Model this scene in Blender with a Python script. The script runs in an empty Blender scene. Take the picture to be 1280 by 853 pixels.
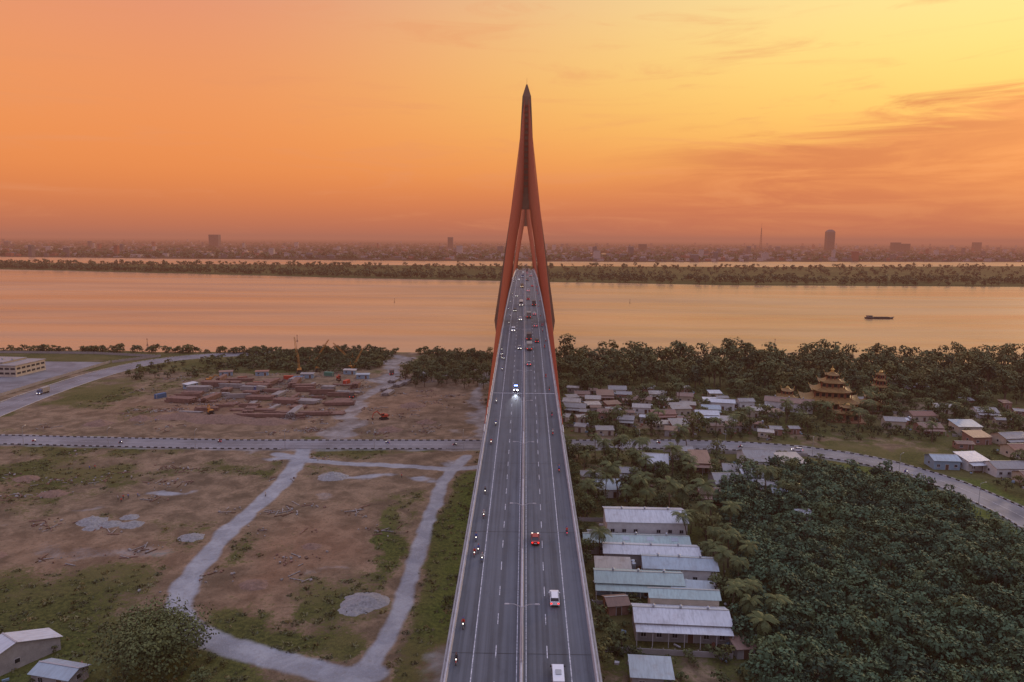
import bpy, bmesh, math, random
import numpy as np
from mathutils import Matrix, Vector
random.seed(7); rng=np.random.default_rng(11)
S=bpy.context.scene
COL=S.collection
rad=math.radians
def lin(r,g,b):
    f=lambda c:(c/255/12.92) if c/255<=.04045 else ((c/255+.055)/1.055)**2.4
    return (f(r),f(g),f(b),1)
# ------------------------------------------------------------------ node helper
class NT:
    def __init__(s,tree): s.t=tree; s.n=tree.nodes; s.l=tree.links
    def new(s,typ,**k):
        n=s.n.new(typ)
        for a,b in k.items(): setattr(n,a,b)
        return n
    def link(s,a,b): s.l.new(a,b)
    def put(s,sock,v):
        if isinstance(v,bpy.types.NodeSocket): s.l.new(v,sock)
        else: sock.default_value=v
    def math(s,op,a,b=0.0,c=None,clamp=False):
        n=s.new('ShaderNodeMath',operation=op,use_clamp=clamp)
        s.put(n.inputs[0],a); s.put(n.inputs[1],b)
        if c is not None: s.put(n.inputs[2],c)
        return n.outputs[0]
    def mr(s,v,a,b,c=0.0,d=1.0,smooth=True):
        n=s.new('ShaderNodeMapRange',interpolation_type='SMOOTHSTEP' if smooth else 'LINEAR')
        s.put(n.inputs[0],v); s.put(n.inputs[1],a); s.put(n.inputs[2],b); s.put(n.inputs[3],c); s.put(n.inputs[4],d)
        return n.outputs[0]
    def mix(s,f,a,b,bt='MIX'):
        n=s.new('ShaderNodeMix',data_type='RGBA',blend_type=bt)
        s.put(n.inputs[0],f); s.put(n.inputs[6],a); s.put(n.inputs[7],b)
        return n.outputs[2]
    def noise(s,vec,scale,detail=4,rough=.55,dist=0):
        n=s.new('ShaderNodeTexNoise'); s.put(n.inputs['Vector'],vec)
        n.inputs['Scale'].default_value=scale; n.inputs['Detail'].default_value=detail
        n.inputs['Roughness'].default_value=rough; n.inputs['Distortion'].default_value=dist
        return n.outputs[0]
    def mapping(s,vec,scale,rot=(0,0,0)):
        n=s.new('ShaderNodeMapping'); s.put(n.inputs[0],vec)
        n.inputs['Scale'].default_value=scale; n.inputs['Rotation'].default_value=rot
        return n.outputs[0]
    def bump(s,h,strength=.3,dist=.1):
        n=s.new('ShaderNodeBump'); s.put(n.inputs['Height'],h)
        n.inputs['Strength'].default_value=strength; n.inputs['Distance'].default_value=dist
        return n.outputs[0]
def newmat(name):
    m=bpy.data.materials.new(name); m.use_nodes=True
    t=NT(m.node_tree); b=m.node_tree.nodes['Principled BSDF']
    return m,t,b
def simple(name,col,rough=.8,var=.25,scale=.6,metal=0,spec=.3,bumpd=0,stretch=(1,1,1)):
    m,t,b=newmat(name)
    pos=t.new('ShaderNodeNewGeometry').outputs['Position']
    pos=t.mapping(pos,stretch)
    n=t.noise(pos,scale,5,.6); n2=t.noise(pos,scale*7,3,.6)
    f=t.math('ADD',t.math('MULTIPLY',n,.7),t.math('MULTIPLY',n2,.3))
    f=t.mr(f,.3,.7,1-var,1+var,False)
    c=t.mix(1.0,(*col[:3],1),f,'MULTIPLY')
    t.link(c,b.inputs['Base Color']); b.inputs['Roughness'].default_value=rough
    b.inputs['Metallic'].default_value=metal; b.inputs['Specular IOR Level'].default_value=spec
    if bumpd: t.link(t.bump(n2,.5,bumpd),b.inputs['Normal'])
    return m
def emis(name,col,st):
    m,t,b=newmat(name); b.inputs['Base Color'].default_value=(*col,1)
    b.inputs['Emission Color'].default_value=(*col,1); b.inputs['Emission Strength'].default_value=st
    return m
# ------------------------------------------------------------------ mesh helpers
def link(o): COL.objects.link(o); return o
def npmesh(name,V,Q,mats,mi=None,col=None,smooth=False):
    me=bpy.data.meshes.new(name); V=np.asarray(V,np.float32); Q=np.asarray(Q,np.int32)
    me.vertices.add(len(V)); me.vertices.foreach_set('co',V.ravel())
    me.loops.add(Q.size); me.loops.foreach_set('vertex_index',Q.ravel())
    me.polygons.add(len(Q)); me.polygons.foreach_set('loop_start',np.arange(0,Q.size,Q.shape[1],dtype=np.int32))
    for m in mats: me.materials.append(m)
    if mi is not None: me.polygons.foreach_set('material_index',np.asarray(mi,np.int32))
    me.update(calc_edges=True)
    if col is not None:
        a=me.color_attributes.new('Col','FLOAT_COLOR','POINT')
        c=np.ones((len(V),4),np.float32); c[:,:col.shape[1]]=col; a.data.foreach_set('color',c.ravel())
    if smooth: me.polygons.foreach_set('use_smooth',np.ones(len(Q),bool))
    me.validate()
    return me
def obj(name,me,loc=(0,0,0),rot=(0,0,0),sc=(1,1,1),parent=None):
    o=bpy.data.objects.new(name,me); o.location=loc; o.rotation_euler=rot; o.scale=sc
    link(o)
    if parent: o.parent=parent
    return o
def empty(name,loc=(0,0,0),rot=(0,0,0)):
    o=bpy.data.objects.new(name,None); o.location=loc; o.rotation_euler=rot; o.empty_display_size=1
    return link(o)
class MB:
    def __init__(s): s.v=[];s.f=[];s.m=[]
    def add(s,vs,fs,m):
        k=len(s.v); s.v+= [tuple(v) for v in vs]
        for f in fs: s.f.append(tuple(i+k for i in f)); s.m.append(m)
    def box(s,c,d,m=0,rz=0,rx=0,ry=0):
        x,y,z=[a/2 for a in d]
        vs=[Vector((sx*x,sy*y,sz*z)) for sz in(-1,1) for sy in(-1,1) for sx in(-1,1)]
        if rz or rx or ry:
            R=Matrix.Rotation(rz,3,'Z')@Matrix.Rotation(rx,3,'X')@Matrix.Rotation(ry,3,'Y'); vs=[R@v for v in vs]
        vs=[v+Vector(c) for v in vs]
        s.add(vs,[(0,2,3,1),(4,5,7,6),(0,1,5,4),(2,6,7,3),(0,4,6,2),(1,3,7,5)],m)
    def frus(s,z0,r0,z1,r1,m=0,cx=0,cy=0):
        vs=[]
        for z,r in((z0,r0),(z1,r1)):
            ox,oy=(r[2],r[3]) if len(r)>2 else (0,0)
            for sy in(-1,1):
                for sx in(-1,1): vs.append((cx+ox+sx*r[0],cy+oy+sy*r[1],z))
        s.add(vs,[(0,2,3,1),(4,5,7,6),(0,1,5,4),(2,6,7,3),(0,4,6,2),(1,3,7,5)],m)
    def cyl(s,a,b,r0,r1=None,n=10,m=0):
        if r1 is None: r1=r0
        a=Vector(a);b=Vector(b);d=(b-a)
        if d.length<1e-6:return
        q=d.to_track_quat('Z','Y').to_matrix()
        vs=[]
        for p,r in((a,r0),(b,r1)):
            for i in range(n):
                t=2*math.pi*i/n; vs.append(p+q@Vector((math.cos(t)*r,math.sin(t)*r,0)))
        fs=[(i,(i+1)%n,n+(i+1)%n,n+i) for i in range(n)]+[tuple(range(n-1,-1,-1)),tuple(range(n,2*n))]
        s.add(vs,fs,m)
    def prof(s,pts,m=0,capm=None):
        n=len(pts); vs=[(-p[2],p[0],p[1]) for p in pts]+[(p[2],p[0],p[1]) for p in pts]
        s.add(vs,[(i,(i+1)%n,n+(i+1)%n,n+i) for i in range(n)],m)
        s.add(vs,[tuple(range(n-1,-1,-1)),tuple(range(n,2*n))],m if capm is None else capm)
    def quad(s,a,b,c,d,m=0): s.add([a,b,c,d],[(0,1,2,3)],m)
    def mesh(s,name,mats,bevel=0):
        me=bpy.data.meshes.new(name); me.from_pydata(s.v,[],s.f)
        for m in mats: me.materials.append(m)
        me.polygons.foreach_set('material_index',s.m); me.update()
        return me
def vnoise(x,y,sc,seed=0,octv=4):
    out=np.zeros_like(x,dtype=float); amp=1;tot=0
    for o in range(octv):
        r=np.random.default_rng(seed*31+o).random((256,256))
        X=x/sc*(2**o)+1000.3;Y=y/sc*(2**o)+1000.7
        xi=np.floor(X).astype(int);yi=np.floor(Y).astype(int);fx=X-xi;fy=Y-yi
        fx=fx*fx*(3-2*fx);fy=fy*fy*(3-2*fy)
        a=r[xi%256,yi%256];b=r[(xi+1)%256,yi%256];c=r[xi%256,(yi+1)%256];d=r[(xi+1)%256,(yi+1)%256]
        out+=amp*((a*(1-fx)+b*fx)*(1-fy)+(c*(1-fx)+d*fx)*fy); tot+=amp; amp*=.5
    return out/tot
def sst(v,a,b):
    t=np.clip((v-a)/(b-a),0,1); return t*t*(3-2*t)
def dline(x,y,pts):
    D=np.full(x.shape,1e9)
    for (x0,y0),(x1,y1) in zip(pts[:-1],pts[1:]):
        dx,dy=x1-x0,y1-y0; t=np.clip(((x-x0)*dx+(y-y0)*dy)/(dx*dx+dy*dy),0,1)
        D=np.minimum(D,np.hypot(x-x0-t*dx,y-y0-t*dy))
    return D
def inpoly(x,y,P):
    c=np.zeros(x.shape,bool); n=len(P)
    for i in range(n):
        x0,y0=P[i];x1,y1=P[(i+1)%n]
        if y0==y1: continue
        k=((y0>y)!=(y1>y))&(x<(x1-x0)*(y-y0)/(y1-y0)+x0); c^=k
    return c
def sdpoly(x,y,P):
    d=dline(x,y,P+[P[0]]); return np.where(inpoly(x,y,P),d,-d)
def smooth_path(pts,n=8):
    out=[];P=[np.array(p,float) for p in pts]; P=[2*P[0]-P[1]]+P+[2*P[-1]-P[-2]]
    for i in range(1,len(P)-2):
        for k in range(n):
            t=k/n; a,b,c,d=P[i-1:i+3]
            out.append(.5*((2*b)+(-a+c)*t+(2*a-5*b+4*c-d)*t*t+(-a+3*b-3*c+d)*t**3))
    out.append(P[-2]); return [tuple(o) for o in out]
# ------------------------------------------------------------------ camera
cam=bpy.data.cameras.new('camera'); co=bpy.data.objects.new('camera',cam); link(co)
Rm=(Matrix.Rotation(rad(1.0),3,'Z')@Matrix.Rotation(rad(90-8.1),3,'X')@Matrix.Rotation(rad(0.4),3,'Z'))
co.matrix_world=Matrix.Translation((0,0,90))@Rm.to_4x4()
cam.sensor_width=36; cam.lens=25.31; cam.clip_start=.5; cam.clip_end=200000
S.camera=co
S.view_settings.view_transform='Standard'; S.view_settings.look='None'; S.view_settings.exposure=0
# ------------------------------------------------------------------ world
W=bpy.data.worlds.new("World"); S.world=W; W.use_nodes=True
t=NT(W.node_tree); bg=W.node_tree.nodes['Background']
sky=t.new('ShaderNodeTexSky',sky_type='NISHITA'); sky.sun_disc=False
SUN_EL=12; SUN_AZ=42
sky.sun_elevation=rad(SUN_EL); sky.sun_rotation=rad(SUN_AZ); sky.air_density=2.0; sky.dust_density=4
gen=t.new('ShaderNodeTexCoord').outputs['Generated']
sep=t.new('ShaderNodeSeparateXYZ'); t.link(gen,sep.inputs[0]); X,Y,Z=sep.outputs
az=t.math('ARCTAN2',X,Y)
def ramp(v,stops,interp='B_SPLINE'):
    n=t.new('ShaderNodeValToRGB'); t.link(v,n.inputs[0]); r=n.color_ramp; r.interpolation=interp
    while len(r.elements)<len(stops): r.elements.new(.5)
    for e,(p,c) in zip(r.elements,stops): e.position=p; e.color=lin(*c)
    return n.outputs[0]
L=ramp(Z,[(0,(184,112,88)),(.04,(218,128,80)),(.085,(240,144,78)),(.16,(241,152,92)),(.23,(236,152,104)),(.31,(226,148,120)),(.45,(186,152,152)),(.7,(146,156,190)),(1,(146,160,198))])
Rr=ramp(Z,[(0,(180,110,92)),(.04,(214,122,82)),(.085,(246,160,88)),(.15,(255,202,104)),(.22,(255,221,126)),(.31,(253,230,158)),(.45,(220,198,180)),(.7,(152,164,194)),(1,(146,160,198))])
tf=t.mr(az,rad(-28),rad(30))
c=t.mix(tf,L,Rr)
vec=t.mapping(gen,(3,3,20),(0,rad(-6),0)); n1=t.noise(vec,1.6,7,.64,.7)
vec2=t.mapping(gen,(2,2,16),(0,rad(10),0)); n2=t.noise(vec2,2.5,6,.62,.8)
zb=t.math('ADD',t.math('MULTIPLY',az,.15),.080)
dz_=t.math('SUBTRACT',t.math('ADD',zb,t.math('MULTIPLY',t.math('SUBTRACT',n1,.5),.19)),Z)
mk=t.mr(dz_,-.02,.03)
mk=t.math('MULTIPLY',mk,t.mr(az,rad(2),rad(20),0,.9))
cl_=t.mix(t.mr(n2,.35,.65),lin(212,122,80),lin(232,144,88))
c=t.mix(mk,c,cl_)
mk2=t.math('MULTIPLY',t.mr(n2,.5,.75),.42)
c=t.mix(mk2,c,lin(232,150,102))
mk3=t.math('MULTIPLY',t.mr(Z,.09,.0),t.mr(az,rad(-10),rad(30),0,.6))
c=t.mix(mk3,c,lin(190,112,90))
bk=t.mr(Y,.1,-.6); c=t.mix(t.math('MULTIPLY',bk,.85),c,lin(158,154,182))
skc=t.mix(1.0,sky.outputs[0],(.05,.05,.05,1),'MULTIPLY')
up=t.mr(Z,.33,.8,1,2.1)
c=t.mix(1.0,c,up,'MULTIPLY')
fin=t.mix(.08,c,skc,'ADD')
t.link(fin,bg.inputs[0]); bg.inputs[1].default_value=1.0
sun=bpy.data.lights.new('sun','SUN'); so=bpy.data.objects.new('sun',sun); link(so)
sun.energy=.75; sun.angle=rad(5); sun.color=(1,.68,.40)
d=Vector((math.sin(rad(SUN_AZ))*math.cos(rad(SUN_EL)),math.cos(rad(SUN_AZ))*math.cos(rad(SUN_EL)),math.sin(rad(SUN_EL))))
so.rotation_euler=d.to_track_quat('Z','Y').to_euler(); so.location=(200,100,300)
# haze
m=bpy.data.materials.new('haze_air'); m.use_nodes=True; tt=NT(m.node_tree)
for n in list(tt.n):
    if n.type!='OUTPUT_MATERIAL': tt.n.remove(n)
out=[n for n in tt.n if n.type=='OUTPUT_MATERIAL'][0]
SG=1/9500
ab=tt.new('ShaderNodeVolumeAbsorption'); ab.inputs[0].default_value=(0,0,0,1); ab.inputs[1].default_value=SG
em=tt.new('ShaderNodeEmission'); em.inputs[0].default_value=lin(172,110,90); em.inputs[1].default_value=SG
ad=tt.new('ShaderNodeAddShader'); tt.link(ab.outputs[0],ad.inputs[0]); tt.link(em.outputs[0],ad.inputs[1]); tt.link(ad.outputs[0],out.inputs['Volume'])
b=MB(); b.box((0,27000,74),(90000,60000,172)); obj('haze',b.mesh('haze',[m]))
# ------------------------------------------------------------------ layout (metres)
bankP=[(-3500,700),(-900,600),(-527,545),(-414,554),(-334,557),(-262,553),(-202,562),(-141,570),(-86,564),(-22,550),(27,545),(87,538),(207,538),(373,537),(493,527),(1200,560),(3500,800)]
bx=[p[0] for p in bankP];by=[p[1] for p in bankP]
bank=lambda x:np.interp(x,bx,by)
islN=[(-3200,2300),(-2112,1959),(-1453,1935),(-1046,1827),(-690,1735),(-376,1636),(-99,1579),(158,1526),(397,1486),(728,1492),(1048,1513),(1563,1500),(2600,1450)]
islF=[(-3200,2500),(-2622,2480),(-1752,2383),(-1163,2330),(-680,2387),(-95,2400),(251,2435),(798,2474),(1881,2764),(2600,2900)]
farN=[(-40000,3300),(-2290,3050),(-1500,2949),(-825,2897),(-54,2930),(600,2980),(1047,3141),(2169,3350),(40000,4500)]
road1=[(-900,312),(-500,309),(-269,307),(-178,304),(-124,303),(-72,305),(-19,307),(27,309),(69,311),(104,308),(128,300),(146,287),(159,265),(164,243),(165,222),(161,185),(152,140),(138,60)]
road2=[(-190,556),(-222,545),(-250,530),(-268,508),(-277,475),(-279,440),(-277,395),(-273,360),(-268,325),(-266,309)]
trA=[(-95,300),(-90,271),(-89,245),(-91,220),(-90,192),(-88,175),(-82,161),(-72,151),(-58,145),(-46,140),(-37,137),(-31,139)]
trB=[(-24,290),(-29,264),(-30,230),(-30,192),(-30,164),(-31,147),(-35,137),(-42,128),(-55,112),(-70,90)]
trC=[(-104,290),(-81,280),(-55,277),(-29,274),(-15,278)]
trD=[(-96,545),(-93,500),(-89,438),(-91,375),(-84,320)]
trE=[(-24,500),(-24,440),(-25,395),(-22,320)]
yard=[(-262,345),(-225,440),(-150,480),(-95,500),(-30,440),(-20,322),(-250,320)]
field=[(-260,284),(-104,292),(-93,257),(-96,190),(-95,172),(-140,166),(-260,172)]
loopd=[(-84,243),(-60,262),(-50,232),(-48,180),(-48,150),(-70,160),(-84,190)]
orch=[(74,262),(112,274),(138,264),(146,240),(146,200),(143,130),(120,95),(44,100),(48,138),(52,165),(60,187),(64,225)]
# ------------------------------------------------------------------ terrain
gx=np.concatenate([np.linspace(-3500,-360,50),np.arange(-350,300,1.15),np.linspace(302,3500,60)])
gy=np.concatenate([np.linspace(-2500,70,30),np.arange(80,400,1.15),np.arange(401,620,1.8),np.linspace(640,900,16)])
GX,GY=np.meshgrid(gx,gy)
jit=(vnoise(GX,GY,9,3)-.5)
WX=GX+(vnoise(GX,GY,16,41,5)-.5)*26; WY=GY+(vnoise(GX,GY,16,42,5)-.5)*20
bk_=bank(GX)+ (vnoise(GX,GY*0,22,5)-.5)*14
ZZ=-.14*vnoise(GX,GY,14,8)
ZZ=ZZ-4*sst(GY,bk_-1,bk_+9)
n_=vnoise(GX,GY,38,1); n2_=vnoise(GX,GY,11,2); n3_=vnoise(GX,GY,4,12)
grass=.36+ 1.9*(n_-.5)+.9*(n2_-.5)+.5*(n3_-.5)
grass=np.where(GY>470,grass+.5,grass)
grass=np.where(GX>12,grass+.55,grass)
def bmp(x,y,rx,ry): return np.exp(-((WX-x)/rx)**2-((WY-y)/ry)**2)
for P,w in ((yard,-.5),(field,-.06),(loopd,-.4)):
    grass=grass+w*sst(sdpoly(WX,WY,P),-4,8)
grass+= .8*bmp(-22,190,7,60)+.7*bmp(-40,215,8,40)+.9*bmp(-120,135,60,24)+.7*bmp(-235,400,30,40)+.5*bmp(-150,335,40,14)+.55*bmp(-150,262,60,10)+.6*bmp(-62,298,40,7)+.6*bmp(-180,150,60,20)+.6*bmp(-62,150,16,8)+.5*bmp(-200,297,60,6)+.5*bmp(-60,240,5,20)
grass-= .6*bmp(-120,198,34,14)+.5*bmp(-190,200,30,16)+.4*bmp(-140,285,20,5)+.4*bmp(-75,255,10,8)+.4*bmp(-60,395,22,30)
lush=.9*sst(sdpoly(GX,GY,[(112,292),(175,268),(178,90),(150,90),(146,250),(136,268)]),-3,3)+.8*np.exp(-((GX+19)/6)**2)*sst(GY,140,160)*(1-sst(GY,285,295))+.4*bmp(-110,130,50,18)+.4*bmp(-45,215,7,35)
grass+= lush
orm=sst(sdpoly(GX,GY,orch),-3,3); grass+=orm
grav=np.zeros_like(GX)
for P,hw in ((trA,3.4),(trB,2.5),(trC,2.6)):
    D=dline(GX+jit*3,GY+(vnoise(GX,GY,7,44)-.5)*3,smooth_path(P)); g_=1-sst(D,hw-1.6,hw+1.4)
    grav=np.maximum(grav,g_*.92); grass-=.5*(1-sst(D,hw,hw+4))
    ZZ-=.10*np.exp(-((D-1.1)/.6)**2)
for P,hw,k in ((trD,8,.48),(trE,5,.5)):
    D=dline(WX,GY,smooth_path(P)); g_=1-sst(D+jit*6,hw-3,hw+4); grav=np.maximum(grav,k*g_); grass-=g_
D=dline(GX,GY,smooth_path(road1)); grav=np.maximum(grav,.5*(1-sst(D+jit*5,7.5,11)))
for x,y,rx,ry,k in ((-125,242,11,3.5,.8),(-64,264,13,4,.75),(-38,262,8,4,.8),(-66,238,6,4,.4),(-150,352,26,12,.33),(-115,300,12,5,.5),(-98,284,10,4,.7),(-26,280,9,5,.7),(-14,140,6,9,.5),(-190,208,30,8,.38),(-120,196,26,7,.38),(-50,183,7,5,.35),(-145,226,9,3,.4)):
    grav=np.maximum(grav,k*np.clip(bmp(x,y,rx,ry)*1.5+(n3_-.5)*1.1-.25,0,1))
vil=sst(sdpoly(WX,WY,[(18,130),(45,130),(55,190),(62,250),(140,300),(250,330),(260,430),(20,430)]),-3,3)
grass-= .55*vil*sst(n2_,.48,.66)
ZZ+=(1.2*bmp(-150,365,20,9)+1.0*bmp(-175,352,14,6))*(.6+.8*n2_)
furrow=sst(sdpoly(WX,WY,[(-215,225),(-165,228),(-170,262),(-215,262)]),-2,4)
ZZ+=.25*furrow*np.sin((GX*.5+GY*.86)*2*math.pi/4.2)
red=np.clip(bmp(-150,372,60,30)+.5*bmp(-120,192,40,20)+.8*bmp(-62,190,14,36)+.5*bmp(-60,395,25,40)+.35*furrow,0,1)
Vt=np.stack([GX,GY,ZZ],-1).reshape(-1,3)
ny,nx=GX.shape; idx=np.arange(ny*nx).reshape(ny,nx)
Qt=np.stack([idx[:-1,:-1],idx[:-1,1:],idx[1:,1:],idx[1:,:-1]],-1).reshape(-1,4)
colr=np.stack([np.clip(grass,0,1),np.clip(grav,0,1),np.clip(red,0,1),np.clip(lush,0,1)],-1).reshape(-1,4)
def samp(A,x,y): return A[min(len(gy)-1,np.searchsorted(gy,y)),min(len(gx)-1,np.searchsorted(gx,x))]
def ground_mat():
    m,t,b=newmat('soil_and_grass')
    pos=t.new('ShaderNodeNewGeometry').outputs['Position']
    a=t.new('ShaderNodeAttribute',attribute_name='Col'); sp=t.new('ShaderNodeSeparateColor'); t.link(a.outputs['Color'],sp.inputs[0])
    gr,gv,rd=sp.outputs; lu=a.outputs['Alpha']
    na=t.noise(pos,.12,7,.68,.5); nb=t.noise(pos,.9,6,.7); nc=t.noise(pos,.035,5,.6,.4); nd=t.noise(pos,3.2,3,.7)
    dirt=t.mix(t.mr(na,.35,.65),lin(98,84,66),lin(146,124,100))
    dirt=t.mix(t.math('MULTIPLY',rd,.55),dirt,lin(146,106,80))
    dirt=t.mix(t.math('MULTIPLY',t.mr(nc,.5,.7),.55),dirt,lin(82,70,54))
    dirt=t.mix(t.math('MULTIPLY',t.mr(nb,.48,.72),.6),dirt,lin(72,62,48))
    dirt=t.mix(t.math('MULTIPLY',t.mr(nd,.55,.75),.4),dirt,lin(168,154,134))
    gs=t.mix(t.mr(nb,.35,.65),lin(54,60,32),lin(94,94,50))
    gs=t.mix(t.mr(nc,.4,.62,0,.7),gs,lin(106,98,62))
    gs=t.mix(t.math('MULTIPLY',t.mr(nd,.5,.7),.6),gs,lin(42,48,26))
    gs=t.mix(t.math('MULTIPLY',lu,.75),gs,t.mix(t.mr(nb,.35,.65),lin(56,76,30),lin(98,112,48)))
    gf=t.math('ADD',gr,t.math('ADD',t.math('MULTIPLY',t.math('SUBTRACT',na,.5),1.3),t.math('MULTIPLY',t.math('SUBTRACT',nb,.5),1.5)))
    gf=t.mr(gf,.3,.75)
    c=t.mix(gf,dirt,gs)
    pv=t.mix(t.mr(na,.35,.68),lin(136,138,142),lin(164,166,168))
    pv=t.mix(t.math('MULTIPLY',t.mr(nb,.45,.75),.4),pv,lin(124,116,106))
    pv=t.mix(t.math('MULTIPLY',t.mr(nd,.5,.7),.25),pv,lin(182,182,184))
    vf=t.math('ADD',gv,t.math('ADD',t.math('MULTIPLY',t.math('SUBTRACT',nb,.5),.35),t.math('MULTIPLY',t.math('SUBTRACT',na,.5),.45))); vf=t.mr(vf,.22,.78)
    c=t.mix(vf,c,pv)
    t.link(c,b.inputs['Base Color']); b.inputs['Roughness'].default_value=.95; b.inputs['Specular IOR Level'].default_value=.1
    h=t.math('ADD',nb,t.math('MULTIPLY',nd,.5)); t.link(t.bump(h,.6,.4),b.inputs['Normal'])
    return m
GM=ground_mat()
obj('riverside_land',npmesh('riverside_land',Vt,Qt,[GM],col=colr,smooth=True))
bed=simple('river_bed',(.14,.1,.07),.95,.3,.01)
b=MB(); b.quad((-60000,-3000,-4.6),(60000,-3000,-4.6),(60000,56000,-4.6),(-60000,56000,-4.6)); obj('ground',b.mesh('ground',[bed]))
m,t,bs=newmat('river_water')
pos=t.new('ShaderNodeNewGeometry').outputs['Position']
w1=t.noise(t.mapping(pos,(.10,.32,1)),1,5,.6,.3); w2=t.noise(t.mapping(pos,(.012,.03,1)),1,4,.5,.6); w3=t.noise(t.mapping(pos,(.0016,.007,1),(0,0,rad(-6))),1,5,.6,.8)
w4=t.noise(t.mapping(pos,(.0009,.011,1),(0,0,rad(-4))),1,4,.55,.5)
cc=t.mix(t.mr(w3,.35,.65),lin(164,126,94),lin(188,150,114)); cc=t.mix(t.mr(w4,.5,.75,0,.3),cc,lin(150,114,90)); t.link(cc,bs.inputs['Base Color'])
t.link(t.mr(w4,.3,.7,.2,.36),bs.inputs['Roughness']); bs.inputs['Specular IOR Level'].default_value=.38
hh=t.math('ADD',t.math('MULTIPLY',w1,.5),t.math('MULTIPLY',w2,2.0))
t.link(t.bump(hh,.4,.6),bs.inputs['Normal']); WM=m
b=MB(); b.quad((-60000,-3000,-1.4),(60000,-3000,-1.4),(60000,56000,-1.4),(-60000,56000,-1.4)); obj('river_water',b.mesh('river_water',[WM]))
def strip(name,near,far,xs,rows,mat,jn=14,seed=3):
    xs=np.array(xs,float)
    N=np.interp(xs,[p[0] for p in near],[p[1] for p in near])+(vnoise(xs,xs*0,90,seed)-.5)*jn*2
    F=np.interp(xs,[p[0] for p in far],[p[1] for p in far])+(vnoise(xs,xs*0,90,seed+1)-.5)*jn*2
    R=[(-.0,-8,-3.5),(0,0,0)]+[(k/rows,0,0) for k in range(1,rows)]+[(1,0,0),(1,8,-3.5)]
    V=np.array([[(x,n*(1-r)+f*r+o,z) for x,n,f in zip(xs,N,F)] for r,o,z in R]).reshape(-1,3)
    ny,nx=len(R),len(xs); idx=np.arange(ny*nx).reshape(ny,nx)
    Q=np.stack([idx[:-1,:-1],idx[:-1,1:],idx[1:,1:],idx[1:,:-1]],-1).reshape(-1,4)
    return obj(name,npmesh(name,V,Q,[mat]))
def fieldmat(name,cols,sc):
    m,t,b=newmat(name); pos=t.new('ShaderNodeNewGeometry').outputs['Position']
    n=t.noise(t.mapping(pos,(1,.45,1)),sc,5,.65,.5); n2=t.noise(pos,sc*9,3,.6)
    c=t.mix(t.mr(n,.4,.6),lin(*cols[0]),lin(*cols[1])); c=t.mix(t.mr(n2,.45,.7,0,.6),c,lin(*cols[2]))
    t.link(c,b.inputs['Base Color']); b.inputs['Roughness'].default_value=1; b.inputs['Specular IOR Level'].default_value=0.05
    return m
strip('river_island',islN,islF,np.arange(-3200,2600,20),6,fieldmat('island_grass',[(72,76,42),(92,90,52),(52,56,32)],.008))
strip('far_shore',farN,[(-60000,56000),(60000,56000)],np.concatenate([np.linspace(-45000,-5000,30),np.arange(-4900,5000,60),np.linspace(5100,45000,30)]),10,fieldmat('far_fields',[(68,60,46),(92,78,62),(50,48,36)],.0016),40)
def pond(x,y,rx,ry,seed):
    r=np.random.default_rng(seed); n=40; b=MB(); k=[1+.25*math.sin(3*a*.157+seed)+.12*r.normal() for a in range(n)]
    b.add([(x+math.cos(2*math.pi*i/n)*rx*k[i],y+math.sin(2*math.pi*i/n)*ry*k[i],.3) for i in range(n)],[tuple(range(n))],0); obj('distant_pond',b.mesh('distant_pond',[WM]))
pond(1900,4700,170,150,1); pond(-1700,4300,260,110,3); pond(400,4500,200,120,4); pond(3300,4300,500,90,5)
# ------------------------------------------------------------------ foliage
def leafmat(name,c0,c1):
    m,t,b=newmat(name)
    a=t.new('ShaderNodeAttribute',attribute_name='Col'); pos=t.new('ShaderNodeNewGeometry').outputs['Position']
    n=t.noise(pos,.12,3,.6)
    sp=t.new('ShaderNodeSeparateColor'); t.link(a.outputs['Color'],sp.inputs[0])
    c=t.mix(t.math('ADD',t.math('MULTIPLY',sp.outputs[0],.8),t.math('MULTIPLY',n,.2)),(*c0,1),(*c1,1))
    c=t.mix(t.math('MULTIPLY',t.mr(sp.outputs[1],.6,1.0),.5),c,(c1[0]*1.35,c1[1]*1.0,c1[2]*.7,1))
    t.link(c,b.inputs['Base Color']); b.inputs['Roughness'].default_value=.65; b.inputs['Specular IOR Level'].default_value=.22
    return m
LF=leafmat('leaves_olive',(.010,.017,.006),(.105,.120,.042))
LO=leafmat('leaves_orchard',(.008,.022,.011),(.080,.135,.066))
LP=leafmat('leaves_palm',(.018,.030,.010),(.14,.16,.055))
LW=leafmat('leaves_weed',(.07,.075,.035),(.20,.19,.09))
BK=simple('bark',(.12,.085,.06),.9)
def tube(P,Rr,n=6):
    V=[];Q=[]
    for i,(p,r) in enumerate(zip(P,Rr)):
        p=np.array(p)
        for k in range(n):
            a=2*math.pi*k/n; V.append(p+np.array([math.cos(a)*r,math.sin(a)*r,0]))
    for i in range(len(P)-1):
        for k in range(n): Q.append((i*n+k,i*n+(k+1)%n,(i+1)*n+(k+1)%n,(i+1)*n+k))
    return np.array(V),np.array(Q)
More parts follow.
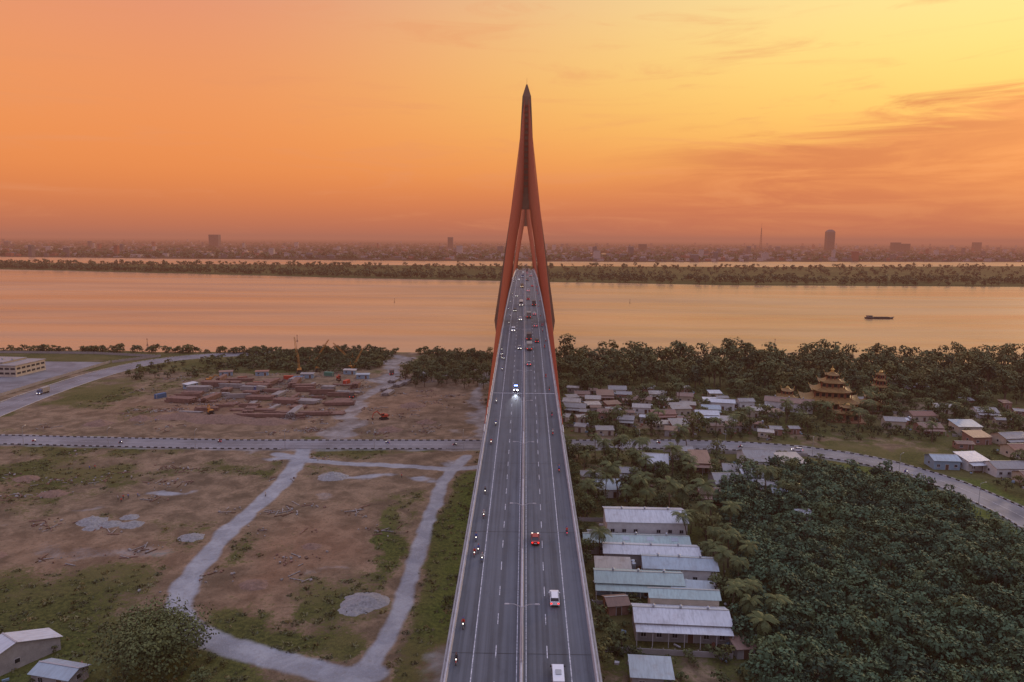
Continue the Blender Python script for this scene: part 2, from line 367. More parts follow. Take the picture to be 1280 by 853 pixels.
def tree_t(seed,h=8,cr=4,nl=260,ls=.6,lobes=7,low=.3,flat=.8,trunkn=6):
    r=np.random.default_rng(seed); V=[];Q=[];M=[];C=[];k=0
    def add(v,q,m,c):
        nonlocal k
        V.append(v);Q.append(q+k);M.append(np.full(len(q),m));C.append(c if np.ndim(c) else np.full(len(v),c));k+=len(v)
    tr=h*.025+.08
    v,q=tube([(0,0,-.2),(r.normal()*.15,r.normal()*.15,h*.3),(r.normal()*.3,r.normal()*.3,h*.65)],[tr,tr*.75,tr*.35],trunkn); add(v,q,1,.5)
    LB=[]
    for i in range(lobes):
        a=i*2.4+r.random()*.8; rr=cr*(.25+.5*r.random())*(0 if i==0 else 1); z=h*(low+.12+(1-low-.25)*r.random()) if i else h*.72
        sz=cr*(.36+.25*r.random()); c=np.array([math.cos(a)*rr,math.sin(a)*rr,z]); LB.append((c,sz))
        v,q=tube([(0,0,h*.28),tuple(c*.6+np.array([0,0,h*.1])),tuple(c)],[tr*.5,tr*.3,tr*.1],4); add(v,q,1,.5)
    per=nl//lobes
    for c,sz in LB:
        d=r.normal(size=(per,3)); d/=np.linalg.norm(d,axis=1)[:,None]; d[:,2]=np.where(d[:,2]<-.35,-d[:,2],d[:,2])
        rad_=sz*(.72+.38*r.random(per)); P=c+d*rad_[:,None]*np.array([1,1,flat])
        nrm=d+r.normal(size=(per,3))*.45+np.array([0,0,.35]); nrm/=np.linalg.norm(nrm,axis=1)[:,None]
        u=np.cross(nrm,r.normal(size=(per,3))); u/=np.linalg.norm(u,axis=1)[:,None]; w=np.cross(nrm,u)
        s=(ls*(.6+.8*r.random(per)))[:,None]
        vv=np.stack([P-u*s*.5,P+w*s*.32-nrm*s*.08,P+u*s*.5,P-w*s*.32-nrm*s*.08],1).reshape(-1,3)
        qq=np.arange(per*4).reshape(-1,4)
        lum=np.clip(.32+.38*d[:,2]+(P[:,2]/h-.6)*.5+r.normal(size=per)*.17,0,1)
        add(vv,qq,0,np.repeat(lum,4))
    return np.concatenate(V),np.concatenate(Q),np.concatenate(M),np.concatenate(C)
def tuft_t(seed,n=14,rr=.8,h=.38):
    r=np.random.default_rng(seed); V=[];C=[]
    for i in range(n):
        a=r.uniform(0,6.28); p=np.array([math.cos(a),math.sin(a),0])*rr*math.sqrt(r.random()); b=r.uniform(0,6.28); u=np.array([math.cos(b),math.sin(b),0])*r.uniform(.1,.25); l=np.array([r.normal()*.8,r.normal()*.8,1])*h*r.uniform(.5,1.2)
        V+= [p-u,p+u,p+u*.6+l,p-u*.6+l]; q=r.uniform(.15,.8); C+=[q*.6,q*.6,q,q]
    return np.array(V),np.arange(n*4).reshape(-1,4),np.zeros(n),np.array(C)
def scatter(name,T,pts,mats,smin=.75,smax=1.25,tv=.22,seed=0):
    r=np.random.default_rng(seed); Vs=[];Qs=[];Ms=[];Cs=[];k=0
    for p in pts:
        v,q,m_,c=T[r.integers(len(T))]; s=r.uniform(smin,smax); a=r.uniform(0,6.28); ca,sa=math.cos(a),math.sin(a)
        x=v[:,0]*ca-v[:,1]*sa; y=v[:,0]*sa+v[:,1]*ca; sz=s*r.uniform(.85,1.2)
        z0=p[2] if len(p)>2 else 0
        Vs.append(np.stack([x*s+p[0],y*s+p[1],v[:,2]*sz+z0],-1)); Qs.append(q+k); Ms.append(m_); hue=r.random()
        Cs.append(np.stack([np.clip(c+r.normal()*tv*.6,0,1),np.full(len(v),hue)],1)); k+=len(v)
    return obj(name,npmesh(name,np.concatenate(Vs),np.concatenate(Qs),mats,np.concatenate(Ms),np.concatenate(Cs)))
def tmesh(name,T,mats,hue=.3):
    v,q,m_,c=T; return npmesh(name,v,q,mats,m_,np.stack([c,np.full(len(c),hue)],1))
def rand_in(poly,n,seed,mind=0):
    r=np.random.default_rng(seed); xs=[p[0] for p in poly];ys=[p[1] for p in poly]; out=[]
    P=np.stack([r.uniform(min(xs),max(xs),n*8),r.uniform(min(ys),max(ys),n*8)],1); P=P[inpoly(P[:,0],P[:,1],poly)]
    grid={}
    for p in P:
        if len(out)>=n: break
        if mind:
            k=(int(p[0]//mind),int(p[1]//mind)); ok=True
            for i in(-1,0,1):
                for j in(-1,0,1):
                    for q in grid.get((k[0]+i,k[1]+j),()):
                        if (q[0]-p[0])**2+(q[1]-p[1])**2<mind*mind: ok=False
            if not ok: continue
            grid.setdefault(k,[]).append(p)
        out.append((float(p[0]),float(p[1])))
    return out
TO=[tree_t(100+i,h=5.4,cr=3.0,nl=260,ls=.72,lobes=7,low=.2,trunkn=4) for i in range(7)]
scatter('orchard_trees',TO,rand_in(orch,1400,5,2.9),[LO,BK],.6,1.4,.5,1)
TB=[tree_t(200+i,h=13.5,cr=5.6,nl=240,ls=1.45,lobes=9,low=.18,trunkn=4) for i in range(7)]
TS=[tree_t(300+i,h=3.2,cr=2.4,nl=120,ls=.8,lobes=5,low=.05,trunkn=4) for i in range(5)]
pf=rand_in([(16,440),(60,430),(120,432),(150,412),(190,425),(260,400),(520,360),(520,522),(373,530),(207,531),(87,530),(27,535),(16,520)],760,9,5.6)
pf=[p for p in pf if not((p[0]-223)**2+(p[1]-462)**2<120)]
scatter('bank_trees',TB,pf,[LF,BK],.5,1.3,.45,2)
pl=rand_in([(-72,425),(-18,425),(-18,535),(-60,535),(-80,480)],100,3,5)
scatter('bank_trees',TB,pl,[LF,BK],.4,.85,.4,3)
ps=rand_in([(-215,490),(-130,470),(-100,490),(-100,560),(-140,566),(-205,556)],420,4,3)+rand_in([(-80,545),(-20,532),(-20,545),(-86,560)],40,14,3)+rand_in([(-500,545),(-210,548),(-210,556),(-500,552)],160,15,2)+rand_in([(-262,440),(-225,445),(-170,485),(-215,520),(-255,500)],60,19,4)
scatter('riverbank_bushes',TS,ps,[LF,BK],.5,1.7,.4,4)
pm=rand_in([(-200,505),(-110,490),(-102,550),(-150,560)],26,24,7); scatter('riverbank_trees',TB,pm,[LF,BK],.35,.7,.3,24)
ps=rand_in([(-90,130),(-70,150),(-60,140),(-50,130)],10,6,3)+rand_in([(-20,160),(-14,160),(-14,300),(-19,270)],16,16,2.5)+rand_in([(-15,320),(-15,430),(-21,430),(-21,320)],25,17,3)+rand_in([(-170,120),(-95,120),(-100,150),(-170,155)],22,18,4)
ps=[p for p in ps if samp(grav,*p)<.3]
scatter('roadside_bushes',TS,ps,[LF,BK],.25,.75,.3,5)
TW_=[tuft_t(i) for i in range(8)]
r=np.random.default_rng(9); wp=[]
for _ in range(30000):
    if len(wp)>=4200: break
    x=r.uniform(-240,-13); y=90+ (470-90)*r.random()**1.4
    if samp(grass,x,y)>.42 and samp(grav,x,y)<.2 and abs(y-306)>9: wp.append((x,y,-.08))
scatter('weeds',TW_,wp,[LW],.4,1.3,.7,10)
r=np.random.default_rng(10); sc_=[(x,y,-.1) for x,y in zip(r.uniform(-230,-14,170),r.uniform(110,470,170)) if samp(grav,x,y)<.15 and samp(grass,x,y)>.55 and abs(y-306)>9]
scatter('scrub',TS,sc_,[LF,BK],.12,.38,.4,11)
vp=rand_in([(15,130),(46,130),(50,165),(60,190),(62,250),(80,290),(15,295)],190,22,2.5)+rand_in([(16,318),(240,322),(270,430),(16,430)],520,23,3.2)+rand_in([(175,200),(260,200),(280,320),(175,300)],120,24,4)
VB=vp
TI=[tree_t(400+i,h=11,cr=6.5,nl=42,ls=3.6,lobes=5,low=.1,trunkn=3) for i in range(4)]
r=np.random.default_rng(77); pi_=[]
for i in range(3400):
    x=r.uniform(-2600,2000); n=np.interp(x,[p[0] for p in islN],[p[1] for p in islN]); f=np.interp(x,[p[0] for p in islF],[p[1] for p in islF])
    q=r.random(); cl=vnoise(np.array([x]),np.array([0.]),160,5)[0]
    if q<.5:
        y=n+abs(r.normal())*40+14+(25+120*cl if x>60 else 0)
        if x>60 and r.random()<.2: y=n+12
    else: y=r.uniform(n+60,f-10)
    pi_.append((x,y))
scatter('island_trees',TI,pi_,[LF,BK],.55,1.35,.25,6)
TF=[tree_t(500+i,h=13,cr=14,nl=26,ls=8,lobes=5,low=.0,trunkn=3) for i in range(4)]
pfz=[]
for i in range(5200):
    x=r.uniform(-1,1); y=3000+9000*r.random()**1.6; x=x*y*.85
    if y<np.interp(x,[p[0] for p in farN],[p[1] for p in farN])+20: continue
    pfz.append((x,y))
scatter('far_tree_belt',TF,pfz,[LF,BK],.5,1.4,.2,7)
# ------------------------------------------------------------------ materials for built things
CONC=simple('concrete',(.30,.28,.27),.85,.2,.3)
CONCW=simple('concrete_pale',(.44,.43,.44),.8,.22,.5)
WHITE=simple('white_paint',(.75,.76,.78),.6,.12,2)
BLACK=simple('black_paint',(.03,.03,.03),.6,.2,2)
STEEL=simple('galvanised_steel',(.38,.4,.42),.45,.15,2,metal=.6)
RUST=simple('rusty_steel',(.26,.11,.07),.8,.35,.8)
GLASS=simple('dark_glass',(.02,.025,.03),.12,.1,1,spec=.6)
RUB=simple('rubber',(.02,.02,.02),.8,.1,3)
TAIL=emis('tail_light',(1,.03,.02),2.5); HEAD=emis('head_light',(1,.93,.8),4); BLUEL=emis('blue_beacon',(.1,.2,1),40); HEADC=emis('head_light_cool',(.8,.87,1),40)
YEL=simple('machine_yellow',(.42,.18,.03),.6,.2,1)
REDP=simple('machine_red',(.42,.06,.03),.6,.2,1); BLUP=simple('container_blue',(.06,.13,.24),.7,.25,1); GRNP=simple('container_green',(.07,.2,.14),.7,.25,1)
def asphalt(name,base,axis='Y'):
    m,t,b=newmat(name); pos=t.new('ShaderNodeNewGeometry').outputs['Position']
    st=(1.1,.012,.0) if axis=='Y' else (.05,.05,1)
    a=t.noise(t.mapping(pos,st),1,4,.6); n=t.noise(pos,.25,6,.7); f=t.noise(pos,5,3,.7)
    n5=t.noise(t.mapping(pos,(.5,.1,1)),1,5,.6); n6=t.noise(t.mapping(pos,(.06,.02,1)),1,3,.5)
    k=t.math('ADD',t.math('MULTIPLY',t.mr(a,.35,.65),.4),t.math('ADD',t.math('MULTIPLY',n,.3),t.math('MULTIPLY',f,.25)))
    k=t.math('ADD',k,t.math('MULTIPLY',t.mr(n5,.55,.62),-.1)); k=t.math('ADD',k,t.math('MULTIPLY',t.math('SUBTRACT',n6,.5),.28))
    k=t.mr(k,.2,.8,.66,1.38,False)
    c=t.mix(1.0,(*base,1),k,'MULTIPLY'); t.link(c,b.inputs['Base Color'])
    b.inputs['Roughness'].default_value=.72; b.inputs['Specular IOR Level'].default_value=.35
    return m
ASB=asphalt('asphalt_bridge',(.092,.100,.114)); ASR=asphalt('asphalt_road',(.18,.18,.19),'XY')
m,t,bb=newmat('road_paint'); pos=t.new('ShaderNodeNewGeometry').outputs['Position']
n=t.noise(pos,2.5,5,.7); c=t.mix(t.mr(n,.42,.62),lin(205,205,210),lin(130,132,138)); t.link(c,bb.inputs['Base Color']); PAINT=m
# ------------------------------------------------------------------ bridge
PP=[(-120,9.5),(0,16.8),(97,22.8),(250,33.3),(330,39.5),(410,44.8),(520,48.6),(685,51),(850,50),(960,47.5),(1150,41),(1600,20),(2000,3),(2200,.5),(3000,.3)]
py=np.arange(-120,3000,5.0); pz=np.interp(py,[p[0] for p in PP],[p[1] for p in PP])
ker=np.hanning(17);ker/=ker.sum(); pz=np.convolve(np.pad(pz,8,'edge'),ker,'valid'); pz[0]=pz[1]-.3
dz=lambda y:float(np.interp(y,py,pz))
def loft(sect,ys,m,mb,off=0):
    n=len(sect); base=len(mb.v)
    for y in ys:
        z=dz(y)
        for x,h in sect: mb.v.append((x,y,z+h+off))
    for i in range(len(ys)-1):
        for k in range(n):
            a=base+i*n+k;b_=base+i*n+(k+1)%n; mb.f.append((a,b_,b_+n,a+n)); mb.m.append(m)
    mb.f.append(tuple(base+k for k in range(n-1,-1,-1))); mb.m.append(m)
    mb.f.append(tuple(base+(len(ys)-1)*n+k for k in range(n))); mb.m.append(m)
def flat(x0,x1,y0,y1,h,m,mb,step=5):
    k=max(1,int((y1-y0)/step)); ys=[y0+(y1-y0)*i/k for i in range(k+1)]
    for a,b_ in zip(ys[:-1],ys[1:]): mb.quad((x0,a,dz(a)+h),(x1,a,dz(a)+h),(x1,b_,dz(b_)+h),(x0,b_,dz(b_)+h),m)
BR=empty('cable_stayed_bridge')
ys=[float(y) for y in py if y<=2200]
mb=MB(); loft([(-12.4,-.02),(12.4,-.02),(12.4,-.5),(8,-2.6),(-8,-2.6),(-12.4,-.5)],ys,0,mb); obj('deck_girder',mb.mesh('deck_girder',[CONC]),parent=BR)
mb=MB(); flat(-11.3,11.3,-115,2200,.01,0,mb); obj('carriageway',mb.mesh('carriageway',[ASB]),parent=BR)
mb=MB()
for s in(-1,1):
    flat(s*7.75-.08,s*7.75+.08,-115,1100,.035,0,mb); flat(s*.75-.06,s*.75+.06,-115,1100,.035,0,mb)
    y=-100
    while y<1100: flat(s*4.15-.075,s*4.15+.075,y,y+3.2,.035,0,mb); y+=9.0
obj('lane_markings',mb.mesh('lane_markings',[PAINT]),parent=BR)
mb=MB()
for s in(-1,1):
    a,b_=11.35,11.85
    loft([(s*a,.0),(s*b_,.0),(s*(b_-.1),.75),(s*(a+.15),.75)] if s<0 else [(s*b_,.0),(s*a,.0),(s*(a+.15),.75),(s*(b_-.1),.75)],ys,0,mb)
    loft([(s*12.0-.03,1.2),(s*12.0+.03,1.2),(s*12.0+.03,1.28),(s*12.0-.03,1.28)],ys,1,mb)
    y=-110
    while y<1100: mb.box((s*12.0,y,dz(y)+.62),(.08,.12,1.2),1); y+=4
loft([(-.3,.0),(.3,.0),(.14,.75),(-.14,.75)],ys,0,mb)
obj('parapets_and_median',mb.mesh('parapets_and_median',[CONCW,STEEL]),parent=BR)
mb=MB()
for y in (108,150,190,230,258):
    if y==258: flat(-11.3,11.3,y,y+.5,.03,0,mb); flat(-11.3,11.3,y+.8,y+1.1,.045,1,mb)
    else: flat(-11.3,11.3,y,y+.12,.03,1,mb)
obj('expansion_joints',mb.mesh('expansion_joints',[PAINT,BLACK]),parent=BR)
mb=MB()
for y in list(range(-100,300,40))+list(range(1300,2000,60)):
    z=dz(y)-2.6
    if z<4: continue
    for s in(-1,1): mb.cyl((s*5,y,-1),(s*5,y,z-1.2),1.1,1.1,14)
    mb.frus(z-1.8,(6.2,1.3),z-.01,(8,1.5),0,0,y)
    mb.box((0,y,0.2),(15,6,1.0))
obj('approach_piers',mb.mesh('approach_piers',[CONC]),parent=BR)
TC=simple('tower_concrete',(.23,.125,.075),.8,.28,.12,stretch=(1,1,.3)); TR=simple('tower_red',(.26,.07,.035),.7,.2,.2)
CB=simple('stay_cable_sheath',(.34,.065,.025),.7,.12,.3,spec=.15)
def tower(y0,name):
    e=empty(name,(0,y0,0)); dk=dz(y0); mb=MB()
    prof=[(0,8.5,3.2,5.5),(dk-6,13.2,2.6,5),(dk+1,14.4,2.35,4.3),(106,5.3,2.55,3.6)]
    for s in(-1,1):
        for (z0,c0,a0,b0),(z1,c1,a1,b1) in zip(prof[:-1],prof[1:]):
            mb.frus(z0,(a0,b0,s*c0,0),z1,(a1,b1,s*c1,0),0)
    mb.box((0,0,dk-5.2),(24,6,3.4))
    mb.box((0,0,.5),(34,20,3))
    for (z0,a,b0),(z1,c_,d0) in zip([(106,7.75,3.5),(112,6.3,3.4),(122,4.9,3.2),(138,3.7,3.0),(158,2.7,2.7),(165,2.3,2.4)],[(112,6.3,3.4),(122,4.9,3.2),(138,3.7,3.0),(158,2.7,2.7),(165,2.3,2.4),(171.5,.35,.35)]):
        mb.frus(z0+.002,(a,b0),z1,(c_,d0),0)
    for s in(-1,1):
        for yy in(-1,1): mb.frus(114,(.35,.25,s*1.6,yy*3.35),160,(.3,.25,s*1.2,yy*2.75),1)
    for yy in (-1,1):
        for z in range(118,162,3): mb.box((0,yy*(3.3-(z-114)*.012),z),(1.8,.5,1.1),1)
    mb.cyl((0,0,171),(0,0,175),.08,.03,6,1)
    obj('pylon',mb.mesh('pylon',[TC,TR]),parent=e)
    mb=MB()
    for k in range(21):
        for sd in(-1,1):
            ly=sd*((16+k*12.3) if sd>0 else (14+k*8.6))if y0<600 else sd*((16+k*12.3) if sd<0 else (14+k*8.6))
            az_=113+k*2.5
            for s in(-1,1):
                A=(s*1.0,sd*2.6,az_); B=(s*12.15,ly,dz(y0+ly)+.6)
                mb.cyl(A,B,.12,.12,5,0)
                Bv=Vector(B);Av=Vector(A); u=(Av-Bv).normalized()
                mb.cyl(Bv,Bv+u*3,.24,.2,6,1)
    obj('stay_cables',mb.mesh('stay_cables',[CB,STEEL]),parent=e)
    return e
tower(400,'bridge_tower'); tower(952,'bridge_tower')
mb=MB()
mb.cyl((0,0,.7),(0,0,10),.11,.07,8,0); mb.box((0,0,.95),(.3,.3,.5),0)
for s in(-1,1):
    mb.cyl((0,0,9.9),(s*1.2,0,10.4),.05,.045,6,0); mb.cyl((s*1.2,0,10.4),(s*2.1,0,10.45),.045,.04,6,0)
    mb.frus(10.38,(.38,.14,s*2.35,0),10.5,(.3,.1,s*2.35,0),0); mb.box((s*2.35,0,10.36),(.5,.18,.04),1)
LM=mb.mesh('median_lamp',[CONCW,WHITE])
for k in range(0,24):
    y=105+36.5*k; obj('street_lamp',LM,(0,y,dz(y)))
# ------------------------------------------------------------------ local roads
def ribbon(path,hw,z,mb,m,off=0,d0=None):
    P=[np.array(p) for p in path]; base=len(mb.v)
    for i,p in enumerate(P):
        a=P[max(0,i-1)];c=P[min(len(P)-1,i+1)]; d=(c-a)/np.linalg.norm(c-a); n=np.array([-d[1],d[0]])
        l=p+n*(off+hw); r_=p+n*(off-hw); mb.v+= [(l[0],l[1],z),(r_[0],r_[1],z)]
    for i in range(len(P)-1):
        a=base+2*i; mb.f.append((a+1,a+3,a+2,a)); mb.m.append(m)
def along(path,step):
    out=[];acc=0;P=[np.array(p) for p in path]
    for a,b_ in zip(P[:-1],P[1:]):
        L=np.linalg.norm(b_-a); d=(b_-a)/L; s=acc
        while s<L: out.append((a+d*s,d)); s+=step
        acc=s-L
    return out
s1=smooth_path(road1,6); s2=smooth_path(road2,6)
mb=MB(); ribbon(s1,6.2,.07,mb,0); ribbon(s1,.08,.11,mb,1)
for o in(-5.6,5.6): ribbon(s1,.07,.11,mb,1,o)
obj('riverside_road',mb.mesh('riverside_road',[ASR,PAINT]))
mb=MB(); ribbon(s2,8.5,.04,mb,0); ribbon(s2,.08,.09,mb,1)
obj('port_road',mb.mesh('port_road',[ASR,PAINT]))
mb=MB()
for k,(p,d) in enumerate(along(s1,1.6)):
    n=np.array([-d[1],d[0]]); a=math.atan2(d[1],d[0])
    for o in(-6.6,6.6):
        q=p+n*o
        if o>0 and (-285<q[0]<-250): continue
        if o<0 and (-104<q[0]<-84 or -33<q[0]<-15): continue
        mb.box((q[0],q[1],.2),(1.6,.32,.42),0 if k%2 else 1,a)
obj('striped_kerb',mb.mesh('striped_kerb',[CONCW,BLACK]))
mb=MB()
for k,(p,d) in enumerate(along(s2,3.2)):
    n=np.array([-d[1],d[0]])
    for o in(-9.2,9.2):
        q=p+n*o
        if 300<q[1]<320: continue
        mb.box((q[0],q[1],.12),(.3,3.2,.3),0,math.atan2(d[1],d[0])-math.pi/2)
obj('road_kerb',mb.mesh('road_kerb',[CONCW]))
mb=MB(); mb.cyl((0,0,0),(0,0,8),.1,.06,8,0); mb.cyl((0,0,7.9),(0,1.6,8.4),.05,.04,6,0); mb.frus(8.33,(.14,.35,0,1.9),8.45,(.1,.3,0,1.9),0); mb.box((0,1.9,8.31),(.18,.5,.03),1)
RL=mb.mesh('road_lamp',[STEEL,WHITE])
for k,(p,d) in enumerate(along(s1,38)):
    if -340<p[0]<180 and p[1]>150:
        n=np.array([d[1],-d[0]]); q=p+n*7.4; obj('roadside_lamp',RL,(q[0],q[1],0),(0,0,math.atan2(d[1],d[0])))
# ------------------------------------------------------------------ houses
def roofmat(name,col,rust=.25,wave=5,ax=0):
    m,t,b=newmat(name); tc=t.new('ShaderNodeTexCoord').outputs['Object']; pos=t.new('ShaderNodeNewGeometry').outputs['Position']
    n=t.noise(pos,.35,6,.68); n2=t.noise(t.mapping(tc,(2.2,.25,1)),1,5,.65); n3=t.noise(t.mapping(pos,(.05,.05,0)),1,2,.5)
    c=t.mix(t.mr(n,.48,.7,0,rust),(*col,1),(.19,.10,.065,1)); c=t.mix(t.mr(n2,.4,.7,0,.55),c,(col[0]*.55,col[1]*.55,col[2]*.55,1)); c=t.mix(t.mr(n3,.35,.65,0,.4),c,(col[0]*.6+.05,col[1]*.6+.05,col[2]*.6+.05,1))
    w=t.new('ShaderNodeTexWave',wave_type='BANDS',bands_direction='X'); t.link(tc,w.inputs[0]); w.inputs['Scale'].default_value=1.6
    t.link(t.bump(w.outputs['Fac'],.5,.05),b.inputs['Normal']); t.link(c,b.inputs['Base Color']); b.inputs['Roughness'].default_value=.55
    return m
RF={'w':roofmat('metal_roof_white',(.60,.62,.64),.25),'b':roofmat('metal_roof_bluegrey',(.38,.46,.50),.3),'t':roofmat('metal_roof_teal',(.40,.52,.49),.3),
 'g':roofmat('fibrocement_roof_grey',(.30,.29,.28),.5),'r':roofmat('rusty_roof',(.24,.14,.10),.8),'k':roofmat('clay_tile_roof',(.26,.12,.08),.4),'p':roofmat('pale_roof',(.46,.42,.37),.45)}
WL={'w':simple('wall_white',(.58,.58,.57),.8,.2,.5),'c':simple('wall_cream',(.46,.40,.31),.8,.2,.5),'g':simple('wall_grey',(.30,.29,.28),.85,.25,.5),'b':simple('wall_blue',(.22,.32,.40),.8,.2,.5),'m':simple('wall_brick',(.28,.16,.12),.85,.25,.8)}
DOOR=simple('door_wood',(.12,.07,.045),.7)
def house(name,x,y,w,d,h,rz=0,roof='g',wall='c',rh=None,mono=False,veranda=False,skylight=False):
    e=empty(name,(x,y,0),(0,0,rad(rz))); rh=rh or d*.17; o=.45
    mb=MB(); X,Yh=w/2,d/2
    vs=[(-X,-Yh,-.3),(X,-Yh,-.3),(X,Yh,-.3),(-X,Yh,-.3),(-X,-Yh,h),(X,-Yh,h),(X,Yh,h),(-X,Yh,h)]
    if mono:
        vs[6]=(X,Yh,h+rh);vs[7]=(-X,Yh,h+rh)
        mb.add(vs,[(0,1,5,4),(1,2,6,5),(2,3,7,6),(3,0,4,7)],0)
    else:
        vs+=[(-X,0,h+rh),(X,0,h+rh)]
        mb.add(vs,[(0,1,5,4),(1,2,6,9,5),(2,3,7,6),(3,0,4,8,7)],0)
    obj('walls',mb.mesh('walls',[WL[wall]]),parent=e)
    mb=MB(); sl=rh/Yh if not mono else rh/d; ye=Yh+o
    def slab(y0,z0,y1,z1):
        T=.08; a=X+o
        vs=[(-a,y0,z0),(a,y0,z0),(a,y1,z1),(-a,y1,z1),(-a,y0,z0+T),(a,y0,z0+T),(a,y1,z1+T),(-a,y1,z1+T)]
        mb.add(vs,[(3,2,1,0),(4,5,6,7),(0,1,5,4),(1,2,6,5),(2,3,7,6),(3,0,4,7)],0)
    if mono: slab(-ye,h-o*sl+.02,ye,h+rh+o*sl+.02)
    else:
        slab(-ye,h-o*sl+.02,-.003,h+rh+.02); slab(ye,h-o*sl+.02,.003,h+rh+.02); mb.box((0,0,h+rh+.13),(w+2*o,.35,.09),1)
    if skylight:
        for k in range(int(w//7)):
            xx=-X+5+k*7; mb.box((xx,-Yh*.5,h+rh*.5+.14),(2,Yh*.5,.05),1,0,math.atan(sl))
    if w>18:
        for k in range(3): mb.cyl((-X+w*(k+.7)/3.4,.0,h+rh),(-X+w*(k+.7)/3.4,0,h+rh+.75),.28,.28,8,1); mb.cyl((-X+w*(k+.7)/3.4,.0,h+rh+.75),(-X+w*(k+.7)/3.4,0,h+rh+1),.4,.1,8,1)
    if veranda:
        vs=[(-X-.2,-Yh-2.6,h-1.1),(X+.2,-Yh-2.6,h-1.1),(X+.2,-Yh-.01,h-.55),(-X-.2,-Yh-.01,h-.55)]; mb.add(vs+[(a,b_,c_+.07) for a,b_,c_ in vs],[(3,2,1,0),(4,5,6,7),(0,1,5,4),(1,2,6,5),(2,3,7,6),(3,0,4,7)],0)
    obj('roof',mb.mesh('roof',[RF[roof],STEEL]),parent=e)
    mb=MB(); n=max(1,int(w//3.2)); dk=n//2
    for k in range(n):
        xx=-X+(k+.5)*w/n
        for sy in(-1,1):
            if sy<0 and k==dk: continue
            zc=min(h*.55,1.6)+ (h>5)*1.6
            mb.box((xx,sy*(Yh+.015),zc),(1.3,.08,1.15),1); mb.box((xx,sy*(Yh+.035),zc),(1.08,.08,.95),0); mb.box((xx,sy*(Yh+.05),zc),(.06,.08,.95),1); mb.box((xx,sy*(Yh+.1),zc-.65),(1.5,.2,.08),1)
    for sx in(-1,1):
        mb.box((sx*(X+.015),0,1.7),(.08,1.2,1.1),1); mb.box((sx*(X+.035),0,1.7),(.08,1,.92),0)
    obj('windows',mb.mesh('windows',[GLASS,CONCW]),parent=e)
    mb=MB(); xx=-X+(dk+.5)*w/n; mb.box((xx,-Yh-.015,1.05),(1.5,.08,2.3),1); mb.box((xx,-Yh-.04,1.02),(1.2,.08,2.1),0)
    if veranda:
        for k in range(n+1): mb.cyl((-X+k*w/n,-Yh-2.45,-.2),(-X+k*w/n,-Yh-2.45,h-1.08),.09,.09,6,1)
    obj('door',mb.mesh('door',[DOOR,CONCW]),parent=e)
    return e
H=[]
def hs(*a,**k): H.append((a[1],a[2],a[3],a[4])); house(*a,**k)
hs('white_warehouse',37.5,213,24,12,6,-1,'w','w',rh=1.6)
hs('long_shed',33,200.5,30,6.5,3.6,-2,'t','g',skylight=True); hs('long_shed',36,193,26,7,3.8,-3,'w','g',rh=1.0)
hs('workshop_shed',42,184,19,8,4.2,-4,'b','w'); hs('workshop_shed',30,176.5,22,7.5,3.6,-3,'t','b',veranda=True); hs('workshop_shed',43,172,10,5,3,-6,'b','g',mono=True,rh=.6)
hs('lean_to_shed',24.5,185,9,6,2.8,-3,'p','g',mono=True,rh=.6)
hs('two_level_shed',36.5,156,21,8,4.6,-3,'w','g',veranda=True); hs('raised_shed',38.5,162.5,16,4.5,6.4,-3,'t','c',rh=1.0)
hs('small_shed',26.5,137,8,6,3,-4,'b','g',mono=True,rh=.7); hs('small_shed',23,166,5,5,2.6,10,'r','m'); hs('small_shed',22,206,4.5,6,2.6,0,'g','m'); hs('small_shed',48.5,148,4,4,2.4,8,'r','g',mono=True,rh=.4)
vill=[(27,370,11,8,'g','c'),(26,381,9,7,'p','w'),(38,389,8,7,'p','c'),(46,402,9,8,'r','m'),(55,418,10,8,'g','w'),(66,391,9,7,'r','c'),(70,357,12,8,'k','m'),(62,372,9,7,'p','w'),(81,368,10,8,'g','c'),(92,356,11,8,'w','w'),(107,381,12,7,'w','w'),(42,356,9,7,'r','m'),(50,346,8,7,'g','g'),(74,335,8,8,'g','m'),(80,346,9,7,'r','c'),(97,368,9,8,'b','c'),(120,366,10,7,'p','c'),(52,280,11,13,'w','g'),(70,278,7,11,'r','m'),(74,256,9,12,'g','g'),(80,268,7,9,'g','c'),(85,261,8,9,'w','w'),(95,285,12,15,'g','w'),(106,279,9,9,'p','c'),(89,250,9,5,'g','g'),(91,241,9,5,'b','c'),(90,224,4.5,4,'w','w'),(65,243,7,6,'r','m'),(30,247,9,7,'b','w'),(25,258,7,6,'g','c'),(40,262,7,6,'g','g'),(66,292,8,6,'g','w'),
(169,284,10,8,'b','b'),(180,283,9,8,'w','w'),(189,276,13,9,'g','w'),(192,266,9,8,'r','c'),(219,319,12,9,'g','c'),(229,311,10,9,'w','w'),(211,339,11,8,'b','c'),(193,338,10,8,'r','m'),(224,379,11,8,'p','c'),(202,362,12,8,'k','c'),(240,371,10,9,'g','w'),(205,320,9,7,'r','m'),(250,345,11,8,'g','c'),(262,360,10,9,'p','w'),(210,300,10,8,'k','c'),(237,455,14,9,'k','c'),(241,440,10,8,'g','w'),(180,345,9,7,'g','c'),(57,403,8,6,'g','m'),(76,405,9,7,'p','c'),(90,398,9,7,'r','c'),(100,345,7,6,'g','g'),(33,402,8,6,'r','c'),(120,384,8,6,'g','w')]
for i,(x,y,w,d,rf,wl) in enumerate(vill):
    hs('village_house',x,y,w,d,random.uniform(3.0,4.2),random.uniform(-14,10),rf,wl,mono=(i%5==3),veranda=(i%3==0))
